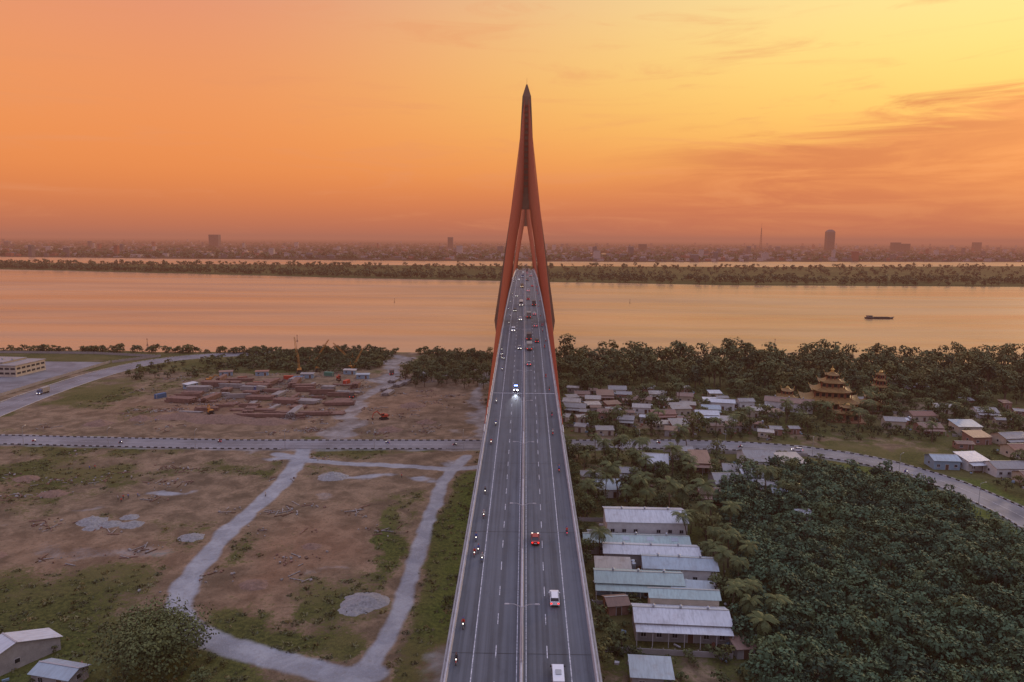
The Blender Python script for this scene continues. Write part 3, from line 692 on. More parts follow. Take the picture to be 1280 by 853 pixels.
for i in range(80):
    x=random.uniform(20,130); y=random.uniform(325,425)
    if i>62: x=random.uniform(175,270); y=random.uniform(310,400)
    if any(abs(x-a)<(w+5)/2+.6 and abs(y-b_)<(d+5)/2+1 for a,b_,w,d in H) : continue
    hs('lean_to_shed',x,y,random.uniform(4,8),random.uniform(3.5,6),random.uniform(2.4,3.4),random.uniform(-18,18),random.choice('grprgkpw'),random.choice('gmc'),mono=random.random()<.5,rh=.6)
hs('long_annex_hall',142,380,24,9,5,-22,'r','w')
hs('roadside_shed',-108,139.5,5.5,17,3,-32,'w','g'); hs('roadside_shed',-94,134,9,5,2.6,-12,'b','g')
def free(p,mar=1.5):
    if dline(np.array([p[0]]),np.array([p[1]]),road1)[0]<9: return False
    if math.hypot(p[0]-167,p[1]-386)<19: return False
    return not any(abs(p[0]-a)<w/2+mar and abs(p[1]-b_)<d/2+mar for a,b_,w,d in H)
def front(p):  # keep the lane just in front of village houses open
    return not any(abs(p[0]-a)<w/2 and -d/2-6<p[1]-b_<0 for a,b_,w,d in H if b_>325)
scatter('garden_bushes',TS,[p for p in VB if free(p,.6)],[LF,BK],.4,1.1,.4,8)
TV=[tree_t(600+i,h=9,cr=4.2,nl=460,ls=.85,lobes=9,low=.2) for i in range(6)]
TVm=[tmesh('broadleaf_tree',T,[LF if i%2 else LP,BK],.2+.13*i) for i,T in enumerate(TV)]
pv=rand_in([(16,322),(130,322),(140,345),(240,330),(265,425),(16,432)],210,31,6)+rand_in([(15,222),(62,225),(85,295),(15,296)],60,32,4.5)+rand_in([(15,140),(22,140),(22,215),(15,215)],8,33,5)+[(46,147),(50,172),(52,196),(55,206),(60,235),(55,152),(57,180)]+rand_in([(172,190),(270,200),(280,300),(178,290)],40,34,7)+rand_in([(88,224),(112,284),(150,296),(120,296),(84,290)],14,35,6)
for i,p in enumerate(pv):
    if free(p,1.6) and (p[1]<320 or front(p)):
        s=random.uniform(.5,1.2)*(1.05 if p[1]>300 else .9); obj('broadleaf_tree',TVm[i%6],(p[0],p[1],0),(0,0,random.uniform(0,6)),(s,s,s*random.uniform(.85,1.15)))
T=tree_t(901,h=10,cr=11.5,nl=11000,ls=.62,lobes=34,low=.22,flat=.6,trunkn=10); obj('spreading_tree',tmesh('spreading_tree',T,[LP,BK],.2),(-77,140,0))
for x,y,s in ((-128,128,.8),(-120,146,.6),(-100,124,.7),(-64,132,.6),(-137,138,.7)): obj('broadleaf_tree',TVm[int(s*10)%6],(x,y,0),(0,0,x),(s,s,s*.8))
def palm_t(seed,h=8,nf=17):
    r=np.random.default_rng(seed);V=[];Q=[];M=[];C=[];k=0
    lean=r.normal(size=2)*.6
    P=[(lean[0]*(a**2),lean[1]*(a**2),h*a) for a in np.linspace(0,1,6)]
    v,q=tube(P,[.26,.2,.17,.16,.15,.14],6);V.append(v);Q.append(q);M.append(np.ones(len(q)));C.append(np.full(len(v),.5));k=len(v)
    top=np.array(P[-1])
    for i in range(nf):
        a=i*2.399+r.random()*.4; el=rad(r.uniform(-5,70)); L=r.uniform(3.0,4.2); pts=[];p=top.copy()
        for s in range(8):
            pts.append(p.copy()); e=el-s*rad(16)*(.8+.3*r.random()); p=p+np.array([math.cos(a)*math.cos(e),math.sin(a)*math.cos(e),math.sin(e)])*L/7
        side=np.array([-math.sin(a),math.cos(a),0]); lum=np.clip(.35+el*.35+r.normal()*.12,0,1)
        for s in range(7):
            wd=.85*math.sin(math.pi*(s+1.2)/9); a0,b0=pts[s],pts[s+1]
            for sg in(-1,1):
                for hf in(0,.5):
                    q0=a0*(1-hf)+b0*hf; q1=q0+(b0-a0)*.36
                    tip=side*sg*wd+(b0-a0)*.7-np.array([0,0,wd*.45])
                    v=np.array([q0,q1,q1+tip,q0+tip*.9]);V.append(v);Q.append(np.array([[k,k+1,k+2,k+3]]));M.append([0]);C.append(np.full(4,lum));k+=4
    return np.concatenate(V),np.concatenate(Q),np.concatenate(M),np.concatenate(C)
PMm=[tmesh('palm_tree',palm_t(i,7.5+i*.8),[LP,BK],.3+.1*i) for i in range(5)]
pp=[(35,233),(39,235),(41,231),(33,240),(28,236),(52,190),(54,183),(56,177),(51,168),(55,165),(53,158),(57,190),(55,198),(49,205),(52,213),(58,172),(60,255),(62,262),(64,270),(57,266),(66,300),(88,236),(84,241),(70,300),(98,330),(103,336),(110,343),(60,330),(64,337),(130,350),(136,345),(150,350),(175,360),(182,370),(120,395),(45,340),(90,330),(84,384),(200,385),(215,355),(235,345),(185,320),(160,338),(21,226),(23,262),(46,262),(50,294),(32,276),(38,283),(30,292),(25,245),(44,250),(45,268),(50,162),(60,183),(61,195),(59,204),(56,212),(58,160),(63,210),(66,232),(54,150),(22,195),(60,220),(47,222),(52,226),(43,272),(47,282),(58,276)]
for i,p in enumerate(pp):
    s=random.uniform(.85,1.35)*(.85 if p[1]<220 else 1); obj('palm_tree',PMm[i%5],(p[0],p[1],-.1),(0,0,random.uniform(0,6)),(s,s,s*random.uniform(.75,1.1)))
mb=MB(); mb.cyl((0,0,2),(0,0,3.5),.6,.6,14,0); mb.cyl((0,0,3.5),(0,0,3.75),.6,.15,14,0)
for sx in(-1,1):
    for sy in(-1,1): mb.cyl((sx*.5,sy*.5,-.1),(sx*.45,sy*.45,2),.05,.05,5,1)
mb.box((0,0,1.97),(1.2,1.2,.06),1); TK=mb.mesh('water_tank',[STEEL,RUST])
for i in range(40):
    a=H[random.randrange(len(H))]; obj('water_tank',TK,(a[0]+a[2]/2+1.1,a[1]+random.uniform(-2,2),0),(0,0,random.random()))
mb=MB()
for i in range(900):
    a=H[random.randrange(len(H))]; x=a[0]+random.uniform(-1,1)*(a[2]/2+4); y=a[1]+random.uniform(-1,1)*(a[3]/2+4)
    if abs(x-a[0])<a[2]/2+.3 and abs(y-a[1])<a[3]/2+.3: continue
    if dline(np.array([x]),np.array([y]),road1)[0]<7.5: continue
    mb.box((x,y,random.uniform(.1,.4)),(random.uniform(.3,1.8),random.uniform(.2,1.0),random.uniform(.2,.8)),random.randrange(4),random.uniform(0,3),random.uniform(-.2,.2))
obj('yard_clutter',mb.mesh('yard_clutter',[CONCW,RUST,WL['b'],DOOR]))
mb=MB()
for x0,y0,x1,y1 in ((16,148,46,146),(16,168,24,168),(52,150,62,182),(16,222,50,221),(66,246,84,244),(60,300,120,296),(20,340,44,338),(88,338,118,335),(120,372,130,360),(175,292,200,262),(200,330,240,325),(185,375,215,372)):
    L=math.hypot(x1-x0,y1-y0); a=math.atan2(y1-y0,x1-x0); n=int(L/2.5)
    for k in range(n): mb.box((x0+(x1-x0)*(k+.5)/n,y0+(y1-y0)*(k+.5)/n,.6),(L/n-.15,.12,1.3),0,a); mb.box((x0+(x1-x0)*k/n,y0+(y1-y0)*k/n,.75),(.18,.18,1.6),0,a)
obj('garden_wall',mb.mesh('garden_wall',[CONC]))
# ------------------------------------------------------------------ temple
GOLD=simple('glazed_roof_gold',(.24,.14,.045),.55,.4,.8); TW=simple('temple_wall',(.28,.15,.08),.8,.25,.6); TRD=simple('temple_red',(.22,.05,.03),.7,.2,1); GD=simple('gilded_finial',(.45,.28,.08),.4,.1,1,metal=.5)
def curvroof(mb,cx,cy,z,hx,hy,ix,iy,hh,lift,m):
    n=8; R=5; per=[]
    for i in range(4*n):
        s,k=divmod(i,n); u=-1+2*k/n
        per.append([(u,-1),(1,u),(-u,1),(-1,-u)][s])
    vs=[]
    for j in range(R+1):
        f=j/R
        for (a,b_) in per:
            ax=a*(hx*(1-f)+ix*f); ay=b_*(hy*(1-f)+iy*f); cr=min(abs(a),abs(b_))**4
            vs.append((cx+ax,cy+ay,z+hh*(f**1.7)+lift*cr*(1-f)**2))
    N=4*n; fs=[(j*N+i,j*N+(i+1)%N,(j+1)*N+(i+1)%N,(j+1)*N+i) for j in range(R) for i in range(N)]
    fs+= [tuple(R*N+i for i in range(N)),tuple(range(N-1,-1,-1))]
    mb.add(vs,fs,m)
def pagoda(name,x,y,rz,tiers,fin):
    e=empty(name,(x,y,0),(0,0,rad(rz))); wl=MB();rf=MB();dt=MB(); z=.6
    wl.box((0,0,.2),(tiers[0][0]*2+6,tiers[0][1]*2+6,.9),0)
    for i,(hx,hy,h,ov,rh) in enumerate(tiers):
        wl.box((0,0,z+h/2),(hx*2,hy*2,h),0)
        nc=max(3,int(hx/1.3))
        for k in range(nc+1):
            xx=-hx-.6+(2*hx+1.2)*k/nc
            for s in(-1,1): dt.cyl((xx,s*(hy+ov*.55),z-.1),(xx,s*(hy+ov*.55),z+h),.22,.2,8,0)
            if k<nc:
                xm=xx+(hx+.6)/nc
                for s in(-1,1): dt.box((xm,s*(hy+.03),z+h*.45),(min(1.6,hx*.5),.1,h*.6),1)
        nv=max(2,int(hy/1.5))
        for k in range(nv):
            ym=-hy+(k+.5)*2*hy/nv
            for s in(-1,1): dt.box((s*(hx+.03),ym,z+h*.45),(.1,min(1.4,hy*.5),h*.6),1)
        nx_,ny_=(tiers[i+1][0]+.3,tiers[i+1][1]+.3) if i+1<len(tiers) else (.5,.5)
        curvroof(rf,0,0,z+h,hx+ov,hy+ov,nx_,ny_,rh,1.3 if hx>5 else .8,0)
        for sx in(-1,1):
            for sy in(-1,1): rf.cyl((sx*(hx+ov),sy*(hy+ov),z+h+1.0),(sx*(hx+ov+.4),sy*(hy+ov+.4),z+h+2.1),.2,.05,6,1)
        z+=h+rh*.85
    rf.cyl((0,0,z),(0,0,z+fin*.3),.9,.7,12,1); rf.cyl((0,0,z+fin*.3),(0,0,z+fin*.5),1.1,.5,12,1); rf.cyl((0,0,z+fin*.5),(0,0,z+fin),.35,.03,8,1)
    obj('walls',wl.mesh('walls',[TW]),parent=e); obj('tiered_roofs',rf.mesh('roofs',[GOLD,GD]),parent=e); obj('columns_and_windows',dt.mesh('cols',[TRD,GLASS]),parent=e)
pagoda('buddhist_temple',167,387,-14,[(13,9,3.8,2.2,2.7),(8.5,6,3.0,1.8,2.4),(5.2,4,2.5,1.5,2.2),(2.4,2.4,2.0,1.1,2.0)],4)
pagoda('temple_tower',203,407,-10,[(3.2,3.2,3.4,1.2,1.3),(2.6,2.6,2.9,1.1,1.2),(2.0,2.0,2.5,1.0,1.2),(1.4,1.4,2.2,.8,1.5)],2)
pagoda('temple_gate',163,357,-14,[(5,2,3.6,1.4,1.4),(2.6,1.6,1.8,1.1,1.4)],1.2)
pagoda('temple_pavilion',186,380,-14,[(5,4,3.6,1.6,2.0),(2.6,2.4,1.8,1.1,1.6)],1.6)
pagoda('temple_pavilion',146,394,-20,[(4,4,3.6,1.6,2.0),(2.2,2.2,1.8,1.1,1.6)],1.6)
for i,(x,y,s) in enumerate([(152,371,.8),(176,367,.75),(183,372,.6),(157,364,.5),(190,392,1.2),(147,404,1.2),(178,404,1.3),(194,400,1.0),(212,398,1.0),(171,362,.5),(188,364,.7),(135,392,1),(200,392,.8)]): obj('broadleaf_tree',TVm[i%6],(x,y,0),(0,0,i),(s,s,s))
# ------------------------------------------------------------------ yard: pile stacks, heaps, cranes, factory
PIL=[simple('precast_concrete_rust',(.22,.13,.10),.85,.35,.5),simple('precast_concrete',(.30,.27,.25),.85,.3,.5)]
def stack(x,y,L,rows,lay,rz,m):
    mb=MB()
    for s in(-.35,.35): mb.box((s*L,0,.12),(.3,rows*.62,.24),1)
    for l in range(lay):
        for r_ in range(rows-l//2-(random.random()<.3)):
            mb.box((random.uniform(-.7,.7),(r_-(rows-1)/2)*.62,.5+l*.6),(L*random.uniform(.85,1.05),.5,.5),0,random.uniform(-.01,.01))
    obj('concrete_pile_stack',mb.mesh('piles',[PIL[m],DOOR]),(x,y,0),(0,0,rad(rz)))
for i in range(60):
    x=-190+ (i%7)*15+random.uniform(-5,5); y=360+(i//7)*10.5+random.uniform(-4,4)
    if x>-99 or (x<-172 and y<378): continue
    stack(x,y,random.uniform(6,17),random.randint(3,11),random.randint(1,5),random.choice((0,0,0,90))+random.uniform(-10,10),i%2 if i%3 else 0)
for i,(x,y) in enumerate([(-82,420),(-77,432),(-82,445),(-79,408),(-74,440)]): stack(x,y,10,8,3,80,1)
for i,(x,y,L) in enumerate([(-128,352,34),(-112,357,26),(-140,361,22)]): stack(x,y,L,6,3,2,0)
def heap(name,x,y,rx,ry,h,mat,seed):
    n=26; u=np.linspace(-1,1,n); A,B=np.meshgrid(u,u); rr=np.hypot(A,B)+(vnoise(A*5+9,B*5,1.8,seed+50)-.5)*.5
    z=h*np.clip(1-rr,0,1)**.8*(.6+.9*vnoise(A*7,B*7,1.5,seed))-.14
    V=np.stack([A*rx,B*ry,z],-1).reshape(-1,3); idx=np.arange(n*n).reshape(n,n)
    Q=np.stack([idx[:-1,:-1],idx[:-1,1:],idx[1:,1:],idx[1:,:-1]],-1).reshape(-1,4)
    obj(name,npmesh(name,V,Q,[mat],smooth=True),(x,y,0))
GV=simple('gravel_grey',(.29,.28,.27),.95,.4,1.5,bumpd=.5); RV=simple('red_soil',(.22,.14,.10),.95,.35,1,bumpd=.3)
heap('gravel_heap',-39,168,6,5,1.7,GV,1); heap('gravel_heap',-41,165,4,4,1.2,GV,2); heap('soil_heap',-150,345,18,8,2.8,RV,3); heap('soil_heap',-125,342,12,7,2,RV,4); heap('soil_heap',-172,350,14,7,2.2,RV,5)
for i,(x,y,s) in enumerate([(-130,214,4),(-137,216,5),(-123,214,4),(-127,220,3),(-134,211,3),(-72,262,6),(-100,205,4),(-165,240,5),(-185,255,5),(-63,330,6),(-48,345,5),(-60,380,7),(-205,335,7),(-190,345,6),(-70,176,4),(-62,200,3),(-150,190,4)]): heap('rubble_heap' if i<5 else 'soil_heap',x,y,s,s*.8,s*.3,GV if i<7 else RV,20+i)
mb=MB(); r=random.Random(3)
cl=[(r.uniform(-230,-20),r.uniform(320,470)) for _ in range(90)]+[(r.uniform(-190,-95),r.uniform(350,440)) for _ in range(70)]+[(r.uniform(-210,-40),r.uniform(160,290)) for _ in range(44)]
for cx_,cy_ in cl:
    for k in range(r.randint(6,26)):
        x=cx_+r.gauss(0,3.2); y=cy_+r.gauss(0,2.4)
        if samp(grav,x,y)>.4 or abs(y-306)<8: continue
        if r.random()<.25: mb.box((x,y,.12),(r.uniform(1.5,5),.22,.2),r.randrange(4),r.uniform(0,3))
        else: s=r.uniform(.15,.75); mb.box((x,y,s*.25),(s,s*r.uniform(.6,1.4),s*.6),r.randrange(4),r.uniform(0,3),r.uniform(-.4,.4))
obj('construction_debris',mb.mesh('debris',[PIL[0],PIL[1],GV,DOOR]))
def hut(x,y,rz,rf): hs('site_hut',x,y,8,3.5,2.7,rz,rf,'b',mono=True,rh=.3)
hut(-104,455,5,'b'); hut(-200,420,70,'w'); hut(-195,460,20,'r'); hut(-66,460,85,'g'); hut(-116,470,-4,'p'); hut(-140,455,3,'g'); hut(-172,462,12,'k')
def container(x,y,rz,mat):
    mb=MB(); mb.box((0,0,1.35),(6,2.4,2.5),0)
    for k in range(14):
        for s in(-1,1): mb.box((-2.8+k*.43,s*1.22,1.35),(.16,.06,2.3),0)
    for sx in(-1,1):
        for sy in(-1,1): mb.box((sx*2.98,sy*1.2,1.35),(.16,.16,2.62),1)
        mb.box((0,sx*1.2,.1),(6,.16,.2),1)
    for s in(-.5,.5): mb.cyl((3.06,s,.2),(3.06,s,2.5),.03,.03,5,1)
    obj('shipping_container',mb.mesh('container',[mat,STEEL]),(x,y,0),(0,0,rad(rz)))
for i,(x,y,rz) in enumerate([(-150,448,5),(-143,446,5),(-128,462,-10),(-178,444,30),(-110,436,80),(-204,392,60),(-73,478,85),(-162,428,0)]): container(x,y,rz,[REDP,BLUP,GRNP,RUST][i%4])
def excavator(x,y,rz,mat):
    mb=MB()
    for s in(-1,1):
        mb.prof([(-1.9,.1,.25),(-2.2,.5,.25),(-1.9,.9,.25),(1.9,.9,.25),(2.2,.5,.25),(1.9,.1,.25)],1)
        n=12; k=len(mb.v)-2*n
        for q in range(k,len(mb.v)):
            v=mb.v[q]; mb.v[q]=(v[0]+s*1.15,v[1],v[2])
    mb.box((0,0,1.15),(1.8,2.2,.5),1); mb.box((0,-.5,1.95),(2.5,3,1.1),0); mb.box((-.75,.7,2.5),(.95,1.4,1.6),0); mb.box((-.75,1.42,2.65),(.8,.05,1.1),2); mb.box((-1.24,.7,2.65),(.05,1.1,1.0),2); mb.box((0,-2.0,1.95),(2.4,.5,1.0),1)
    mb.cyl((.3,.9,1.9),(.3,3.4,4.4),.3,.26,6,0); mb.cyl((.3,3.4,4.4),(.3,5.2,3.6),.26,.2,6,0); mb.cyl((.3,5.2,3.7),(.3,5.9,1.2),.2,.15,6,0); mb.cyl((.3,1.4,2.0),(.3,3.0,3.4),.1,.1,6,1); mb.frus(.3,(.5,.25,.3,5.6),1.2,(.55,.5,.3,5.9),1)
    obj('excavator',mb.mesh('excavator',[mat,BLACK,GLASS]),(x,y,0),(0,0,rad(rz)))
for i,(x,y,rz) in enumerate([(-160,356,40),(-118,448,200),(-196,437,-60),(-70,350,120),(-140,478,20)]): excavator(x,y,rz,[YEL,REDP][i%2])
def crane(x,y,rz,L,el):
    mb=MB()
    for s in(-1,1):
        mb.box((s*1.5,0,.5),(.8,5,1.0),1)
        for k in(-2.3,2.3): mb.cyl((s*1.5-.42,k,.52),(s*1.5+.42,k,.52),.5,.5,10,1)
    mb.box((0,0,1.2),(2.4,2.4,.5),1); mb.box((0,-.6,2.2),(2.8,4.4,1.6),0); mb.box((.9,1.9,2.5),(1,1.2,1.9),0); mb.box((.9,2.48,2.8),(.85,.06,1),2); mb.box((0,-2.9,1.9),(2.6,.7,1.3),1)
    u=Vector((0,math.cos(rad(el)),math.sin(rad(el)))); w=Vector((0,-math.sin(rad(el)),math.cos(rad(el)))); p0=Vector((0,1.2,2.3))
    C=[(sx,sw) for sx in(-.6,.6) for sw in(-.5,.5)]
    pt=lambda s,c:p0+u*s+Vector((c[0],0,0))*(1-.5*s/L)+w*c[1]*(1-.5*s/L)
    for c in C: mb.cyl(pt(0,c),pt(L,c),.09,.07,4,0)
    k=0
    while k<L-1.5:
        for a,b_ in((0,1),(2,3),(0,2),(1,3)): mb.cyl(pt(k,C[a]),pt(k+1.5,C[b_]),.05,.05,4,0)
        k+=1.5
    mb.cyl((0,-2.2,3),(0,-1.5,6.5),.12,.1,5,0); mb.cyl((0,-1.5,6.5),p0+u*L,.03,.03,4,1); e=p0+u*L; mb.cyl(e,e-Vector((0,0,L*.5)),.03,.03,4,1); mb.box(e-Vector((0,0,L*.5+.3)),(.4,.4,.6),1)
    obj('crawler_crane',mb.mesh('crane',[YEL,BLACK,GLASS]),(x,y,0),(0,0,rad(rz)))
crane(-150,500,-60,19,55); crane(-165,515,30,17,60); crane(-128,520,80,16,42); crane(-118,485,-30,15,50); crane(-150,470,20,13,48)
def factory():
    e=empty('riverside_factory',(-352,462,0),(0,0,rad(-4)))
    mb=MB(); mb.box((0,0,3.6),(56,26,7.2),0); mb.box((-4,1,4.3),(40,20,8.4),0); obj('walls',mb.mesh('w',[WL['c']]),parent=e)
    mb=MB(); mb.box((0,0,7.4),(57,27,.35),0); mb.box((-4,1,8.6),(41,21,.3),0)
    for k in range(6): mb.box((-20+k*7,1,9.15),(1.4,1.4,.8),1)
    obj('roof',mb.mesh('r',[RF['g'],STEEL]),parent=e)
    mb=MB()
    for k in range(14):
        for z in(2.2,5.2): mb.box((-26+k*4,-13.03,z),(3,.12,1.3),0)
    for k in range(6):
        for z in(2.2,5.2): mb.box((28.03,-10.5+k*4.2,z),(.12,3,1.3),0)
    obj('windows',mb.mesh('g',[GLASS]),parent=e)
    mb=MB(); mb.box((10,-13.06,1.6),(4,.16,3.2),0); obj('door',mb.mesh('d',[STEEL]),parent=e)
factory()
mb=MB(); P=[(-294,370),(-296,430),(-296,500),(-275,528),(-330,540),(-420,540)]
mb.quad((-420,400,.03),(-300,400,.03),(-300,505,.03),(-420,505,.03),0); obj('factory_yard',mb.mesh('factory_yard',[ASR]))
mb=MB()
for p,d in along(P,2.5):
    mb.box((p[0],p[1],1.0),(.2,.2,2.2),0); q=p+d*1.25; mb.box((q[0],q[1],.9),(2.3,.12,1.7),0,math.atan2(d[1],d[0]))
obj('perimeter_wall',mb.mesh('perimeter_wall',[CONC]))
# ------------------------------------------------------------------ vehicles
def wheel(mb,x,y,r,w,m=2):
    mb.cyl((x-w/2,y,r),(x+w/2,y,r),r,r,14,m); s=1 if x>0 else -1
    mb.cyl((x+s*w/2,y,r),(x+s*(w/2+.02),y,r),r*.55,r*.5,10,3)
def car_mesh(col,suv=False,hl=False,name='car'):
    P=simple('car_paint_'+name,col,.3,.05,2,spec=.6); mb=MB(); k=.18 if suv else 0; T=1.45+k
    mb.prof([(-2.2,.3,.82),(-2.28,.55,.86),(-2.22,.92+k,.82),(-1.75,.98+k,.82),(1.0,.98+k*.8,.84),(2.0,.80+k*.8,.80),(2.26,.6,.80),(2.24,.3,.8)],0)
    yb=-2.1 if suv else -1.75
    mb.prof([(yb,.98+k,.76),(yb+(.25 if suv else .65),T-.05,.62),(-.2,T,.63),(.35,T-.04,.62),(1.15,.97+k,.76)],1)
    mb.box((0,(-.75 if suv else -.35),T+.005),(1.2,(2.1 if suv else 1.3),.05),0)
    for y in (yb+.35,-.25,.75):
        for s in(-1,1): mb.box((s*.7,y*.8,1.2+k),(.05,.09,.5),0,0,0,s*-.22)
    for s in(-1,1):
        for y in(-1.35,1.4): wheel(mb,s*.78,y,.33,.22)
        mb.box((s*.95,.75,1.02+k),(.2,.14,.14),0)
        mb.box((s*.62,2.235,.66),(.34,.08,.16),4); mb.box((s*.64,-2.265,.8),(.3,.06,.2),5)
    mb.box((0,2.26,.45),(1.3,.06,.16),2); mb.box((0,-2.28,.42),(1.2,.06,.14),2); mb.box((0,-2.29,.62),(.5,.03,.13),6)
    return mb.mesh(name,[P,GLASS,RUB,STEEL,HEADC if hl=='c' else HEAD,TAIL,WHITE])
def van_mesh(col,name='van'):
    P=simple('van_paint_'+name,col,.35,.05,2); mb=MB()
    mb.prof([(-2.6,.35,.92),(-2.65,1.0,.95),(-2.55,2.0,.86),(1.3,2.05,.86),(2.1,1.3,.92),(2.6,1.1,.9),(2.7,.7,.92),(2.65,.35,.9)],0)
    mb.quad((-.78,1.42,1.98),(.78,1.42,1.98),(.84,2.1,1.36),(-.84,2.1,1.36),1)
    for s in(-1,1):
        for y in(-1.7,-.5,.7): mb.box((s*.91,y,1.55),(.06,1.0,.5),1)
        for y in(-1.6,1.7): wheel(mb,s*.85,y,.36,.24)
        mb.box((s*.7,2.68,.85),(.3,.08,.2),4); mb.box((s*.8,-2.66,1.1),(.15,.06,.5),5); mb.box((s*1.08,1.7,1.4),(.2,.12,.25),2)
    mb.box((0,-2.62,1.6),(1.4,.05,.5),1); mb.box((0,-.6,2.1),(.9,1.1,.1),3)
    return mb.mesh(name,[P,GLASS,RUB,STEEL,HEAD,TAIL])
def truck_mesh(cab,box,name='truck'):
    A=simple('truck_cab_'+name,cab,.4,.05,2);B=simple('truck_box_'+name,box,.6,.15,1); mb=MB()
    mb.prof([(2.0,.7,1.15),(2.0,2.7,1.1),(3.3,2.7,1.08),(3.85,1.7,1.14),(3.9,.6,1.15)],0)
    mb.quad((-.98,3.4,2.6),(.98,3.4,2.6),(1.04,3.86,1.75),(-1.04,3.86,1.75),2)
    mb.box((0,-1.2,2.15),(2.4,6,2.5),1); mb.box((0,-.4,.75),(1.0,8,.3),3)
    for k in range(7):
        for s in(-1,1): mb.box((s*1.22,-3.9+k*.9,2.15),(.06,.1,2.4),1)
    for s in(-1,1):
        mb.box((s*1.13,2.9,2.1),(.08,.8,.7),2)
        for y in(-3.1,-2.0,2.9): wheel(mb,s*1.0,y,.5,.35,3)
        mb.box((s*.8,3.9,.95),(.3,.08,.22),4); mb.box((s*1.0,-4.22,1.0),(.25,.06,.2),5)
    return mb.mesh(name,[A,B,GLASS,RUB,HEAD,TAIL])
def bus_mesh(col,name='bus'):
    A=simple('bus_paint_'+name,col,.35,.08,2); mb=MB()
    mb.prof([(-5.5,.4,1.2),(-5.6,1.5,1.22),(-5.45,3.1,1.1),(5.2,3.1,1.1),(5.6,1.5,1.2),(5.6,.4,1.2)],0)
    for s in(-1,1):
        for k in range(7): mb.box((s*1.18,-4.7+k*1.45,2.2),(.08,1.25,.9),1)
        for y in(-3.5,3.6): wheel(mb,s*1.1,y,.5,.3)
        mb.box((s*.9,5.62,.8),(.35,.08,.2),4); mb.box((s*.95,-5.6,1.1),(.2,.06,.4),5)
    mb.quad((-1.0,5.27,2.9),(1.0,5.27,2.9),(1.1,5.56,1.7),(-1.1,5.56,1.7),1); mb.box((0,-1,3.2),(1.4,2.5,.2),0)
    return mb.mesh(name,[A,GLASS,RUB,STEEL,HEAD,TAIL])
slope=lambda y:math.atan((dz(y+3)-dz(y-3))/6)
def put(name,me,x,y,z=None,rz=None):
    s=slope(y); aw=x>0
    return obj(name,me,(x,y,dz(y)+.03),(s,0,0) if aw else (-s,0,math.pi))
RED=car_mesh((.35,.02,.02),name='red'); WSUV=car_mesh((.72,.73,.75),True,name='white_suv'); SIL=car_mesh((.30,.31,.33),name='silver'); DRK=car_mesh((.03,.035,.045),True,name='dark'); POL=car_mesh((.5,.52,.58),True,'c',name='patrol')
VAN=van_mesh((.74,.75,.77)); TK1=truck_mesh((.1,.15,.3),(.3,.28,.25),'blue'); TK2=truck_mesh((.55,.3,.05),(.12,.1,.09),'tip'); BUS=bus_mesh((.45,.43,.4))
put('car',RED,2.7,146); put('car',WSUV,5.9,123.5); put('van',VAN,5.6,101.5)
pc=put('patrol_car',POL,-3.0,262)
mb=MB(); mb.box((-.3,0,0),(.5,.25,.14),0); mb.box((.3,0,0),(.5,.25,.14),0); obj('beacon_bar',mb.mesh('beacon',[BLUEL]),(0,-.3,1.74),parent=pc)
sp=bpy.data.lights.new('headlamp_beam','SPOT'); sp.energy=3500; sp.spot_size=rad(34); sp.spot_blend=.9; sp.color=(.8,.87,1); sp.shadow_soft_size=.2
lo=bpy.data.objects.new('headlamp_beam',sp); link(lo); lo.location=(-3,259,dz(259)+1.1); lo.rotation_euler=(rad(-80),0,0)
F=[(2.2,352,TK2,'truck'),(2.3,330,TK1,'truck'),(6.0,345,DRK,'car'),(2.0,300,SIL,'car'),(-2.4,405,WSUV,'car'),(-5.8,372,VAN,'van'),(-2.2,330,SIL,'car'),(2.4,415,TK1,'truck'),(5.8,425,WSUV,'car'),(6,470,TK2,'truck'),(2.3,500,DRK,'car'),(-2.3,470,BUS,'bus'),(-5.9,520,SIL,'car'),(2.5,560,VAN,'van'),(-2.5,600,TK2,'truck'),(6,610,RED,'car'),(2.2,680,TK1,'truck'),(-6,690,WSUV,'car'),(-2.4,740,TK1,'truck'),(6,760,BUS,'bus'),(2.4,830,SIL,'car'),(-2.4,860,VAN,'van'),(-6,440,DRK,'car'),(5.9,385,SIL,'car'),(-2.4,800,WSUV,'car'),(2.4,900,TK2,'truck')]
for x,y,me,n in F: put(n,me,x,y)
def skin(name,V,E,R,mats,rule,root=0):
    me=bpy.data.meshes.new(name); me.from_pydata(V,E,[]); o=bpy.data.objects.new(name,me); link(o)
    md=o.modifiers.new('s','SKIN')
    for i,r in enumerate(R): me.skin_vertices[0].data[i].radius=(r,r); me.skin_vertices[0].data[i].use_root=(i==root)
    o.modifiers.new('b','SUBSURF').levels=1
    dg=bpy.context.evaluated_depsgraph_get(); dg.update(); nm=bpy.data.meshes.new_from_object(o.evaluated_get(dg)); nm.name=name
    bpy.data.objects.remove(o)
    nm.materials.clear()
    for m in mats: nm.materials.append(m)
    for p in nm.polygons: p.material_index=rule(p.center); p.use_smooth=True
    return nm
SKN=simple('skin',(.42,.25,.17),.6,.05); TRO=simple('trousers',(.04,.045,.06),.85)
